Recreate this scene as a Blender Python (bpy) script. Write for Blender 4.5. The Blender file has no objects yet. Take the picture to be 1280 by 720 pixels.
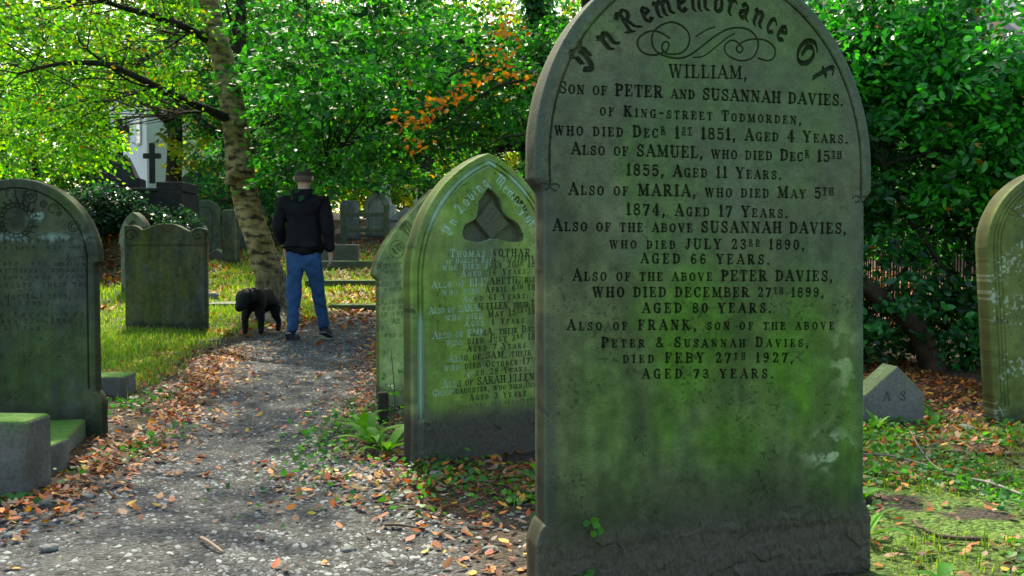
import bpy, math, random
import numpy as np
from mathutils import Vector, Matrix

# ---------------------------------------------------------------- camera, world, sun, exposure
sc = bpy.context.scene
C = sc.collection
cam_d = bpy.data.cameras.new("camera"); cam = bpy.data.objects.new("camera", cam_d); C.objects.link(cam); sc.camera = cam
cam_d.sensor_width = 36.0; cam_d.lens = 35.0
cam_d.clip_start = 0.05; cam_d.clip_end = 500
CAM = Vector((0, 0, 0.91)); PITCH = math.atan(45 / 1244.4)
cam.location = CAM; cam.rotation_euler = (math.pi / 2 - PITCH, 0, 0)
cam_d.dof.use_dof = True; cam_d.dof.focus_distance = 3.3; cam_d.dof.aperture_fstop = 16.0

SUN_EL, SUN_AZ = math.radians(48), math.radians(-15)       # azimuth measured from +Y towards +X
world = bpy.data.worlds.new("World"); sc.world = world; world.use_nodes = True
wn = world.node_tree.nodes; wl = world.node_tree.links
bg = wn.get("Background") or wn.new("ShaderNodeBackground")
sky = wn.new("ShaderNodeTexSky"); sky.sky_type = 'NISHITA'; sky.sun_disc = False
sky.sun_elevation = SUN_EL; sky.sun_rotation = SUN_AZ
sky.air_density = 1.0; sky.dust_density = 3.0
wl.new(sky.outputs[0], bg.inputs[0]); bg.inputs[1].default_value = 0.15
sun_d = bpy.data.lights.new("sun", 'SUN'); sun_d.energy = 3.1; sun_d.angle = math.radians(0.8); sun_d.color = (1.0, 0.93, 0.80)
sun = bpy.data.objects.new("sun", sun_d); C.objects.link(sun)
SUNV = Vector((math.sin(SUN_AZ) * math.cos(SUN_EL), math.cos(SUN_AZ) * math.cos(SUN_EL), math.sin(SUN_EL)))
sun.rotation_euler = SUNV.to_track_quat('Z', 'Y').to_euler(); sun.location = SUNV * 40
sc.view_settings.view_transform = 'Standard'; sc.view_settings.look = 'None'
sc.view_settings.use_white_balance = True; sc.view_settings.white_balance_temperature = 6900; sc.view_settings.white_balance_tint = 2
sc.view_settings.gamma = 1; sc.view_settings.exposure = 1.55
sc.render.engine = 'CYCLES'
sc.cycles.use_denoising = True
sc.cycles.max_bounces = 8; sc.cycles.diffuse_bounces = 4; sc.cycles.transmission_bounces = 4; sc.cycles.glossy_bounces = 2
sc.cycles.caustics_reflective = False; sc.cycles.caustics_refractive = False

rng = np.random.default_rng(7)
random.seed(7)
R_ = math.radians

# ---------------------------------------------------------------- helpers
def ray(px, py):
    """direction of the sight line through a point of the 1280 x 720 photograph"""
    f = 1244.4
    x, y = (px - 640) / f, (360 - py) / f
    c, s = math.cos(PITCH), math.sin(PITCH)
    return Vector((x, c + y * s, -s + y * c))

def at(px, py, Y):
    d = ray(px, py); return CAM + d * (Y / d.y)

def gz(x, y):
    """height of the terrain"""
    t = np.maximum(np.asarray(y, float) - 10.6, 0)
    t = t * t / (t + 1.2); t = 21 - np.log1p(np.exp(np.clip((21 - t) / 1.5, -30, 30))) * 1.5
    h = .066 * t + .0016 * t * t
    h = np.where(np.asarray(y) > 36, h + 0 * t, h)
    x = np.asarray(x, float); yy = np.asarray(y, float)
    b1 = np.clip((-x - 6.3 - .28 * np.clip(yy - 18, -1, 9)) / .6, 0, 1); b2 = np.clip((yy - 16.4) / 2.4, 0, 1); bank = b1 * b1 * (3 - 2 * b1) * b2 * b2 * (3 - 2 * b2) * .95
    bump = .018 * np.sin(x * 1.7 + .6) * np.sin(yy * 1.3 + 1.1) + .012 * np.sin(x * 4.1 + yy * 2.3)
    return h + bank + bump * np.clip((yy - 1) / 3, .2, 1)

def gzf(x, y): return float(gz(x, y))

def tag(o, label=None, cat=None, group=None, kind=None):
    if label: o["label"] = label
    if cat: o["category"] = cat
    if group: o["group"] = group
    if kind: o["kind"] = kind
    return o

def empty(name, loc, label, cat, rot=(0, 0, 0), group=None):
    o = bpy.data.objects.new(name, None); C.objects.link(o); o.empty_display_size = .1
    o.location = loc; o.rotation_euler = rot
    return tag(o, label, cat, group)

def link(name, me, m=None, parent=None):
    o = bpy.data.objects.new(name, me); C.objects.link(o)
    if m is not None: me.materials.append(m)
    if parent is not None: o.parent = parent
    return o

def np_mesh(name, V, F, smooth=False, col=None, mat=None, parent=None):
    """V (n,3), F (m,k) with one k"""
    V = np.asarray(V, np.float32); F = np.asarray(F, np.int32)
    me = bpy.data.meshes.new(name)
    me.vertices.add(len(V)); me.vertices.foreach_set("co", V.ravel())
    k = F.shape[1]
    me.loops.add(F.size); me.loops.foreach_set("vertex_index", F.ravel())
    me.polygons.add(len(F))
    me.polygons.foreach_set("loop_start", np.arange(0, F.size, k, dtype=np.int32))
    if smooth: me.polygons.foreach_set("use_smooth", np.ones(len(F), bool))
    if col is not None:
        a = me.color_attributes.new("tint", 'FLOAT_COLOR', 'POINT')
        c = np.ones((len(V), 4), np.float32); c[:, :3] = col
        a.data.foreach_set("color", c.ravel())
    me.update(calc_edges=True)
    return link(name, me, mat, parent)

def sub_mesh(name, V, F, sel, **kw):
    F = F[sel]
    u, inv = np.unique(F.ravel(), return_inverse=True)
    c = kw.pop('col', None)
    return np_mesh(name, V[u], inv.reshape(F.shape), col=None if c is None else c[u], **kw)

class MB:
    """collects polygons for one mesh"""
    def __init__(s): s.v = []; s.f = []
    def add(s, vs, fs):
        n = len(s.v); s.v += [tuple(v) for v in vs]; s.f += [tuple(i + n for i in f) for f in fs]
    def box(s, x0, x1, y0, y1, z0, z1, b=0.0, top=(0, 0)):
        tx, ty = top
        if b <= 0:
            vs = [(x0, y0, z0), (x1, y0, z0), (x1, y1, z0), (x0, y1, z0), (x0 + tx, y0 + ty, z1), (x1 - tx, y0 + ty, z1), (x1 - tx, y1 - ty, z1), (x0 + tx, y1 - ty, z1)]
            s.add(vs, [(0, 3, 2, 1), (4, 5, 6, 7), (0, 1, 5, 4), (1, 2, 6, 5), (2, 3, 7, 6), (3, 0, 4, 7)])
        else:
            rings = []
            for z, i in ((z0, 0), (z1 - b, 0), (z1 - b * .3, b * .35), (z1, b)):
                k = (z - z0) / (z1 - z0)
                ax, ay = tx * k + i, ty * k + i
                X0, X1, Y0, Y1 = x0 + ax, x1 - ax, y0 + ay, y1 - ay
                rings.append([(X0 + b, Y0, z), (X1 - b, Y0, z), (X1, Y0 + b, z), (X1, Y1 - b, z), (X1 - b, Y1, z), (X0 + b, Y1, z), (X0, Y1 - b, z), (X0, Y0 + b, z)])
            vs = sum(rings, []); fs = []
            for r in range(3):
                for i in range(8):
                    j = (i + 1) % 8
                    fs.append((r * 8 + i, r * 8 + j, r * 8 + 8 + j, r * 8 + 8 + i))
            fs += [tuple(range(7, -1, -1)), tuple(range(24, 32))]
            s.add(vs, fs)
    def prism(s, poly, y0, y1, b=.006):
        """outline in x,z extruded along y with a small chamfer at the front"""
        n = len(poly); cx = sum(p[0] for p in poly) / n; cz = sum(p[1] for p in poly) / n
        def ins(p):
            dx, dz = p[0] - cx, p[1] - cz; L = math.hypot(dx, dz) or 1
            return (p[0] - dx / L * b, p[1] - dz / L * b)
        r0 = [(*ins(p), 0) for p in poly]
        vs = [(p[0], y0, p[1]) for p in r0] + [(p[0], y0 + b, p[1]) for p in poly] + [(p[0], y1 - b, p[1]) for p in poly] + [(p[0], y1, p[1]) for p in r0]
        fs = [tuple(range(n)), tuple(range(4 * n - 1, 3 * n - 1, -1))]
        for r in range(3):
            for i in range(n):
                j = (i + 1) % n
                fs.append((r * n + i, r * n + n + i, r * n + n + j, r * n + j))
        s.add(vs, fs)
    def tube(s, pts, rad, n=8, jit=0.0, cap=True, seed=1):
        r_ = random.Random(seed)
        pts = [Vector(p) for p in pts]; base = len(s.v); up = Vector((0, 0, 1))
        for i, p in enumerate(pts):
            t = (pts[min(i + 1, len(pts) - 1)] - pts[max(i - 1, 0)]).normalized()
            a = t.cross(Vector((0, 1, 0))); a = a.normalized() if a.length > .05 else t.cross(up).normalized()
            b = t.cross(a).normalized(); R = rad[i] if hasattr(rad, '__len__') else rad
            for k in range(n):
                an = 2 * math.pi * k / n; rr = R * (1 + jit * (r_.random() - .5))
                s.v.append(tuple(p + a * math.cos(an) * rr + b * math.sin(an) * rr))
        for i in range(len(pts) - 1):
            for k in range(n):
                j = (k + 1) % n
                s.f.append((base + i * n + k, base + i * n + j, base + (i + 1) * n + j, base + (i + 1) * n + k))
        if cap:
            s.f.append(tuple(base + k for k in range(n - 1, -1, -1))); e = base + (len(pts) - 1) * n
            s.f.append(tuple(e + k for k in range(n)))
    def build(s, name, m, parent=None, smooth=False):
        me = bpy.data.meshes.new(name); me.from_pydata(s.v, [], s.f)
        if smooth: me.polygons.foreach_set("use_smooth", [True] * len(me.polygons))
        me.update(); return link(name, me, m, parent)

def smooth_path(pts, n=6):
    """Catmull-Rom through pts (tuples of any length)"""
    P = [np.array(p, float) for p in pts]
    P = [2 * P[0] - P[1]] + P + [2 * P[-1] - P[-2]]; out = []
    for i in range(1, len(P) - 2):
        for k in range(n):
            t = k / n
            out.append(.5 * (2 * P[i] + (P[i + 1] - P[i - 1]) * t + (2 * P[i - 1] - 5 * P[i] + 4 * P[i + 1] - P[i + 2]) * t * t + (3 * P[i] - P[i - 1] - 3 * P[i + 1] + P[i + 2]) * t ** 3))
    out.append(P[-2]); return out

# numpy value noise
_T = np.random.default_rng(3).random((256, 256))
def vn(x, y, f, seed=0):
    x = x * f + seed * 17.3; y = y * f + seed * 9.7
    ix = np.floor(x).astype(int); iy = np.floor(y).astype(int); fx = x - ix; fy = y - iy
    fx = fx * fx * (3 - 2 * fx); fy = fy * fy * (3 - 2 * fy)
    a = _T[ix & 255, iy & 255]; b = _T[(ix + 1) & 255, iy & 255]; c = _T[ix & 255, (iy + 1) & 255]; d = _T[(ix + 1) & 255, (iy + 1) & 255]
    return (a * (1 - fx) + b * fx) * (1 - fy) + (c * (1 - fx) + d * fx) * fy
def fbm(x, y, f, o=4, seed=0):
    s = 0; a = 1; t = 0
    for i in range(o):
        s = s + a * vn(x, y, f * 2 ** i, seed + i); t += a; a *= .5
    return s / t
def ss(a, b, x):
    t = np.clip((x - a) / (b - a), 0, 1); return t * t * (3 - 2 * t)

# ---------------------------------------------------------------- materials
def nt(name):
    m = bpy.data.materials.new(name); m.use_nodes = True
    N = m.node_tree.nodes; L = m.node_tree.links
    return m, N, L, N["Principled BSDF"]

def noise_mix(N, L, src, scale, lo, hi, a, b, detail=6):
    n = N.new("ShaderNodeTexNoise"); n.inputs["Scale"].default_value = scale; n.inputs["Detail"].default_value = detail
    L.new(src, n.inputs["Vector"])
    r = N.new("ShaderNodeValToRGB"); r.color_ramp.elements[0].position = lo; r.color_ramp.elements[1].position = hi
    r.color_ramp.elements[0].color = (*a, 1); r.color_ramp.elements[1].color = (*b, 1)
    L.new(n.outputs[0], r.inputs[0]); return r.outputs[0], n.outputs[0]

def stone_tint(name, bump=.35, scale=220, rough=.88):
    """weathered stone whose stain and lichen layout sits in the mesh attribute 'tint'"""
    m, N, L, P = nt(name)
    at_ = N.new("ShaderNodeAttribute"); at_.attribute_name = "tint"
    tc = N.new("ShaderNodeTexCoord")
    c, f = noise_mix(N, L, tc.outputs["Object"], scale, .3, .7, (.78, .78, .78), (1.18, 1.18, 1.18), 4)
    mx = N.new("ShaderNodeMix"); mx.data_type = 'RGBA'; mx.blend_type = 'MULTIPLY'; mx.inputs[0].default_value = 1
    L.new(at_.outputs["Color"], mx.inputs[6]); L.new(c, mx.inputs[7]); L.new(mx.outputs[2], P.inputs["Base Color"])
    P.inputs["Roughness"].default_value = rough; P.inputs["Specular IOR Level"].default_value = .3
    b = N.new("ShaderNodeBump"); b.inputs["Strength"].default_value = bump; b.inputs["Distance"].default_value = .004
    L.new(f, b.inputs["Height"]); L.new(b.outputs[0], P.inputs["Normal"])
    return m

def stone_plain(name, a, b, moss=(.07, .12, .02), amt=.5, scale=6, topmoss=0.0):
    m, N, L, P = nt(name)
    tc = N.new("ShaderNodeTexCoord"); src = tc.outputs["Object"]
    c1, f1 = noise_mix(N, L, src, scale, .35, .65, a, b)
    c2, f2 = noise_mix(N, L, src, scale * .6, .62 - amt * .3, .75 - amt * .15, (0, 0, 0), (1, 1, 1))
    fac = c2
    if topmoss > 0:
        g = N.new("ShaderNodeNewGeometry"); sp = N.new("ShaderNodeSeparateXYZ"); L.new(g.outputs["Normal"], sp.inputs[0])
        r = N.new("ShaderNodeMapRange"); r.inputs[1].default_value = .3; r.inputs[2].default_value = .8; r.inputs[4].default_value = topmoss
        L.new(sp.outputs[2], r.inputs[0]); ad = N.new("ShaderNodeMath"); ad.operation = 'ADD'; ad.use_clamp = True
        L.new(r.outputs[0], ad.inputs[0]); L.new(c2, ad.inputs[1]); fac = ad.outputs[0]
    mx = N.new("ShaderNodeMix"); mx.data_type = 'RGBA'; L.new(fac, mx.inputs[0]); L.new(c1, mx.inputs[6]); mx.inputs[7].default_value = (*moss, 1)
    c3, f3 = noise_mix(N, L, src, 60, .3, .7, (.75, .75, .75), (1.2, 1.2, 1.2))
    m2 = N.new("ShaderNodeMix"); m2.data_type = 'RGBA'; m2.blend_type = 'MULTIPLY'; m2.inputs[0].default_value = 1
    L.new(mx.outputs[2], m2.inputs[6]); L.new(c3, m2.inputs[7]); L.new(m2.outputs[2], P.inputs["Base Color"])
    P.inputs["Roughness"].default_value = .9; P.inputs["Specular IOR Level"].default_value = .25
    bp = N.new("ShaderNodeBump"); bp.inputs["Strength"].default_value = .5; bp.inputs["Distance"].default_value = .01
    L.new(f3, bp.inputs["Height"]); L.new(bp.outputs[0], P.inputs["Normal"])
    return m

def leaf_mat(name, transl=.45, rough=.45, spec=.35, tr_tint=(1.6, 1.5, .5)):
    m, N, L, P = nt(name)
    at_ = N.new("ShaderNodeAttribute"); at_.attribute_name = "tint"
    L.new(at_.outputs["Color"], P.inputs["Base Color"]); P.inputs["Roughness"].default_value = rough; P.inputs["Specular IOR Level"].default_value = spec
    t = N.new("ShaderNodeBsdfTranslucent")
    mu = N.new("ShaderNodeMix"); mu.data_type = 'RGBA'; mu.blend_type = 'MULTIPLY'; mu.inputs[0].default_value = 1; mu.clamp_result = False
    L.new(at_.outputs["Color"], mu.inputs[6]); mu.inputs[7].default_value = (*tr_tint, 1); L.new(mu.outputs[2], t.inputs[0])
    mx = N.new("ShaderNodeMixShader"); mx.inputs[0].default_value = transl
    L.new(P.outputs[0], mx.inputs[1]); L.new(t.outputs[0], mx.inputs[2])
    L.new(mx.outputs[0], N["Material Output"].inputs[0]); return m

def simple(name, a, b=None, scale=20, rough=.8, spec=.3, bump=0):
    m, N, L, P = nt(name); b = b or a
    tc = N.new("ShaderNodeTexCoord")
    c, f = noise_mix(N, L, tc.outputs["Object"], scale, .35, .65, a, b)
    L.new(c, P.inputs["Base Color"]); P.inputs["Roughness"].default_value = rough; P.inputs["Specular IOR Level"].default_value = spec
    if bump:
        bp = N.new("ShaderNodeBump"); bp.inputs["Strength"].default_value = bump; bp.inputs["Distance"].default_value = .02
        L.new(f, bp.inputs["Height"]); L.new(bp.outputs[0], P.inputs["Normal"])
    return m

M_STONE = stone_tint("weathered_sandstone")
M_DARKST = stone_plain("dark_mossy_stone", (.075, .075, .062), (.12, .12, .095), (.055, .08, .02), .5)
M_GREYST = stone_plain("grey_stone", (.16, .16, .14), (.25, .25, .22), (.09, .13, .05), .4)
M_KERB = stone_plain("mossy_kerb_stone", (.085, .083, .068), (.19, .18, .155), (.085, .18, .022), .35, 4, 1.0)
M_KERB_LOW = stone_plain("low_kerb_stone", (.12, .12, .105), (.2, .2, .17), (.10, .17, .04), .35, 4, .7)
M_BLACKST = stone_plain("blackened_stone", (.018, .019, .016), (.034, .035, .028), (.02, .035, .01), .3)
M_WHITEST = stone_plain("pale_marble", (.6, .62, .62), (.75, .77, .78), (.4, .45, .4), .05)
M_LEAF_LIGHT = leaf_mat("light_green_leaf", .58, .5, .25, (1.6, 1.7, .4))
M_LEAF_MID = leaf_mat("mid_green_leaf", .45, .5, .3, (1.3, 1.6, .4))
M_LEAF_GLOSS = leaf_mat("glossy_evergreen_leaf", .38, .3, .5, (1.2, 1.6, .5))
M_GRASS = leaf_mat("grass_blade", .4, .6, .12)
M_LITTER = leaf_mat("fallen_leaf", .2, .6, .3, (1.3, .9, .5))
M_PEBBLE = leaf_mat("gravel_pebble", 0.0, .8, .3)
M_BARK_DARK = simple("dark_bark", (.02, .018, .012), (.05, .045, .03), 14, .95, .1, .8)
M_WOOD = simple("mossy_wood", (.05, .06, .03), (.09, .10, .05), 12, .9, .2, .5)
# ---------------------------------------------------------------- lettering: a slab serif cut as strokes, and a broad-nib text hand
GL = {
'A': (.84, "t .08,.03 .42,.97|T .42,.97 .76,.03|t .2,.34 .6,.34|t -.03,.05 .22,.05|t .56,.05 .9,.05"),
'B': (.74, "T .17,.04 .17,.96|t 0,.95 .4,.95|t .17,.52 .42,.52|t 0,.05 .42,.05|sm .36,.93 .57,.87 .57,.61 .36,.54|sm .38,.5 .63,.42 .63,.13 .38,.07"),
'C': (.74, "sm .64,.72 .54,.93 .32,.95 .12,.76 .12,.25 .32,.05 .56,.08 .66,.26|T .12,.32 .12,.68|t .66,.64 .66,.98"),
'D': (.78, "T .17,.04 .17,.96|t 0,.95 .4,.95|t 0,.05 .4,.05|sm .34,.94 .6,.84 .67,.5 .6,.16 .34,.06|T .65,.36 .65,.64"),
'E': (.7, "T .17,.04 .17,.96|t 0,.95 .6,.95|t 0,.05 .62,.05|t .17,.52 .42,.52|t .6,.97 .6,.74|t .63,.03 .63,.28|t .43,.38 .43,.66"),
'F': (.66, "T .17,.04 .17,.96|t 0,.95 .6,.95|t 0,.05 .36,.05|t .17,.52 .42,.52|t .6,.97 .6,.72|t .43,.38 .43,.66"),
'G': (.8, "sm .64,.74 .54,.93 .32,.95 .12,.76 .12,.25 .32,.05 .5,.06 .6,.16|T .12,.32 .12,.68|t .66,.66 .66,.98|T .62,.04 .62,.4|t .44,.42 .78,.42"),
'H': (.84, "T .17,.04 .17,.96|T .67,.04 .67,.96|t .17,.5 .67,.5|t 0,.95 .34,.95|t 0,.05 .34,.05|t .5,.95 .84,.95|t .5,.05 .84,.05"),
'I': (.38, "T .19,.04 .19,.96|t 0,.95 .38,.95|t 0,.05 .38,.05"),
'J': (.54, "T .36,.96 .36,.25|t .18,.95 .54,.95|sm .36,.28 .3,.05 .12,.06 .07,.22"),
'K': (.84, "T .17,.04 .17,.96|t 0,.95 .34,.95|t 0,.05 .34,.05|t .2,.4 .62,.94|T .36,.56 .66,.06|t .46,.95 .78,.95|t .5,.05 .84,.05"),
'L': (.66, "T .17,.04 .17,.96|t 0,.95 .36,.95|t 0,.05 .6,.05|t .62,.03 .62,.32"),
'M': (1.02, "t .14,.05 .14,.95|T .18,.95 .48,.12|t .48,.1 .8,.95|T .84,.05 .84,.95|t 0,.95 .2,.95|t .8,.95 1.02,.95|t 0,.05 .28,.05|t .66,.05 1.02,.05"),
'N': (.84, "t .15,.05 .15,.95|T .17,.95 .66,.06|t .68,.04 .68,.95|t 0,.95 .2,.95|t 0,.05 .3,.05|t .54,.95 .84,.95"),
'O': (.78, "sm .39,.96 .14,.8 .11,.5 .14,.2 .39,.04 .64,.2 .67,.5 .64,.8 .39,.96|T .12,.34 .12,.66|T .66,.34 .66,.66"),
'P': (.7, "T .17,.04 .17,.96|t 0,.95 .4,.95|t 0,.05 .36,.05|sm .36,.94 .6,.85 .6,.56 .36,.47|t .17,.47 .38,.47|T .59,.62 .59,.78"),
'Q': (.78, "sm .39,.96 .14,.8 .11,.5 .14,.2 .39,.04 .64,.2 .67,.5 .64,.8 .39,.96|T .12,.34 .12,.66|T .66,.34 .66,.66|m .4,.2 .74,-.08"),
'R': (.82, "T .17,.04 .17,.96|t 0,.95 .4,.95|t 0,.05 .34,.05|sm .36,.94 .58,.86 .58,.58 .36,.49|t .17,.49 .38,.49|T .38,.48 .64,.07|t .56,.05 .84,.05"),
'S': (.64, "sm .54,.74 .46,.92 .28,.95 .12,.8 .18,.6 .44,.44 .57,.27 .48,.07 .28,.04 .12,.12 .07,.28|t .57,.64 .57,.97|t .05,.03 .05,.34|m .2,.58 .46,.42"),
'T': (.72, "T .36,.04 .36,.96|t .02,.95 .7,.95|t .04,.97 .04,.68|t .68,.97 .68,.68|t .18,.05 .54,.05"),
'U': (.82, "T .17,.96 .17,.3|sm .17,.35 .22,.08 .42,.03 .62,.12 .65,.35|t .66,.3 .66,.95|t 0,.95 .34,.95|t .5,.95 .82,.95"),
'V': (.84, "T .14,.95 .42,.05|t .43,.05 .7,.95|t 0,.95 .3,.95|t .56,.95 .84,.95"),
'W': (1.12, "T .12,.95 .34,.05|t .34,.05 .56,.9|T .54,.95 .78,.05|t .78,.05 .98,.95|t 0,.95 .28,.95|t .42,.95 .66,.95|t .86,.95 1.12,.95"),
'X': (.82, "T .14,.95 .68,.05|t .14,.05 .66,.95|t 0,.95 .3,.95|t .52,.95 .8,.95|t 0,.05 .28,.05|t .52,.05 .82,.05"),
'Y': (.82, "T .13,.95 .4,.45|t .42,.45 .68,.95|T .41,.05 .41,.48|t 0,.95 .28,.95|t .54,.95 .82,.95|t .24,.05 .58,.05"),
'Z': (.7, "m .6,.93 .1,.07|t .06,.95 .64,.95|t .06,.05 .66,.05|t .08,.97 .08,.7|t .64,.03 .64,.3"),
'&': (.8, "sm .7,.3 .5,.05 .2,.05 .1,.25 .3,.5 .5,.7 .42,.92 .28,.92 .22,.75 .4,.45 .7,.06"),
'0': (.64, "sm .32,.95 .12,.8 .1,.5 .12,.2 .32,.04 .52,.2 .54,.5 .52,.8 .32,.95|T .11,.34 .11,.66|T .53,.34 .53,.66"),
'1': (.42, "T .22,.04 .22,.96|t .06,.8 .22,.94|t .02,.05 .42,.05"),
'2': (.64, "sm .1,.72 .16,.92 .34,.95 .53,.8 .46,.55 .12,.08|m .1,.07 .56,.07|t .58,.03 .58,.3|T .5,.66 .5,.8"),
'3': (.62, "sm .1,.8 .28,.95 .48,.84 .46,.62 .26,.53|sm .26,.53 .52,.42 .52,.14 .28,.04 .08,.2"),
'4': (.68, "T .44,.04 .44,.96|t .42,.95 .06,.34|t .04,.31 .64,.31|t .28,.05 .6,.05"),
'5': (.62, "t .14,.55 .14,.95|m .12,.92 .52,.92|sm .14,.54 .36,.62 .53,.45 .5,.14 .28,.04 .08,.18"),
'6': (.64, "sm .52,.82 .36,.95 .16,.78 .11,.4 .18,.1 .36,.04 .53,.2 .5,.44 .3,.52 .14,.38|T .12,.3 .12,.6"),
'7': (.6, "m .06,.9 .54,.9|T .52,.86 .24,.04|t .06,.96 .06,.68"),
'8': (.64, "sm .32,.53 .14,.64 .14,.86 .32,.95 .5,.86 .5,.64 .32,.53 .11,.4 .11,.14 .32,.04 .53,.14 .53,.4 .32,.53"),
'9': (.64, "sm .12,.18 .28,.05 .48,.22 .53,.6 .46,.88 .28,.95 .11,.8 .14,.56 .34,.48 .5,.62|T .52,.4 .52,.7"),
'.': (.26, "T .12,.06 .13,.06"), ',': (.28, "T .13,.07 .14,.05|m .15,.03 .08,-.16"), '-': (.5, "m .1,.45 .42,.45"), "'": (.2, "m .1,.95 .08,.75"),
}
BL = {  # text hand, x height .62
'I': (.72, ".02,.82 .22,1.0 .42,.86 .66,.98|.4,.9 .44,.5 .36,.15 .18,.02 .04,.16 .16,.22|.16,.72 .14,.42|.58,.78 .56,.4"),
'R': (.82, ".0,.8 .14,.98 .24,.86 .24,.12 .36,.0|.24,.9 .46,.98 .56,.84 .5,.62 .26,.52|.36,.54 .54,.12 .74,.0|.08,.1 .24,.05"),
'O': (.82, ".68,.86 .44,1.0 .14,.82 .08,.4 .26,.06 .52,.02 .72,.26 .7,.62 .48,.78 .3,.66|.3,.66 .3,.3"),
'L': (.7, ".1,.82 .26,.98 .4,.84 .36,.4 .1,.06 .34,.1 .64,.0"), 'M': (1.0, ".04,.8 .2,.96 .24,.1|.24,.86 .46,.98 .52,.1|.52,.86 .74,.98 .8,.1 .94,.0"),
'i': (.3, ".06,.52 .15,.6 .15,.1 .26,.02|.14,.84 .2,.8"),
'n': (.58, ".05,.52 .14,.62 .14,.08 .22,.0|.18,.5 .36,.62 .42,.5 .42,.08 .54,.02"),
'm': (.86, ".05,.52 .14,.62 .14,.08 .22,.0|.18,.5 .36,.62 .42,.5 .42,.08 .48,.0|.46,.5 .62,.62 .7,.5 .7,.08 .82,.02"),
'r': (.44, ".05,.52 .15,.62 .15,.08 .24,.0|.18,.5 .32,.64 .4,.54"),
'e': (.46, ".14,.34 .38,.42 .36,.54 .26,.63 .13,.5 .13,.12 .24,.0 .42,.1"),
'c': (.44, ".38,.52 .26,.63 .13,.5 .13,.12 .24,.0 .4,.1"),
'a': (.54, ".12,.5 .26,.63 .38,.5 .38,.1 .5,.0|.38,.36 .15,.26 .12,.08 .22,.0 .38,.12"),
'b': (.52, ".08,.92 .15,1.0 .15,.12 .27,.0 .42,.12 .42,.46 .28,.6 .15,.46"),
'f': (.4, ".4,.92 .28,1.02 .17,.86 .17,.06|.04,.6 .36,.6"),
'o': (.5, ".26,.63 .12,.5 .12,.12 .26,.0 .41,.12 .41,.5 .26,.63"),
'v': (.52, ".06,.56 .14,.66 .16,.14 .28,.0 .42,.2 .42,.5 .34,.62"),
'g': (.54, ".4,.5 .26,.63 .13,.5 .13,.14 .26,.04 .4,.16|.4,.62 .4,-.16 .26,-.3 .1,-.2"),
'y': (.54, ".08,.6 .14,.62 .15,.14 .28,.02 .4,.14|.42,.62 .4,-.16 .24,-.3 .1,-.2"),
}
_cache = {}
def glyph(ch, blk=False):
    k = (ch, blk)
    if k in _cache: return _cache[k]
    w, s = (BL if blk else GL)[ch]; out = []
    for st in s.split('|'):
        tk = st.split()
        if blk:
            pts = [tuple(map(float, p.split(','))) for p in tk]; out.append(('nib', np.array(smooth_path(pts, 3)) if len(pts) > 2 else np.array(pts)))
        else:
            pts = [tuple(map(float, p.split(','))) for p in tk[1:]]
            out.append(({'T': .21, 't': .085, 'm': .135}[tk[0][-1]], np.array(smooth_path(pts, 3)) if tk[0][0] == 's' else np.array(pts)))
    _cache[k] = (w, out); return _cache[k]

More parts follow.
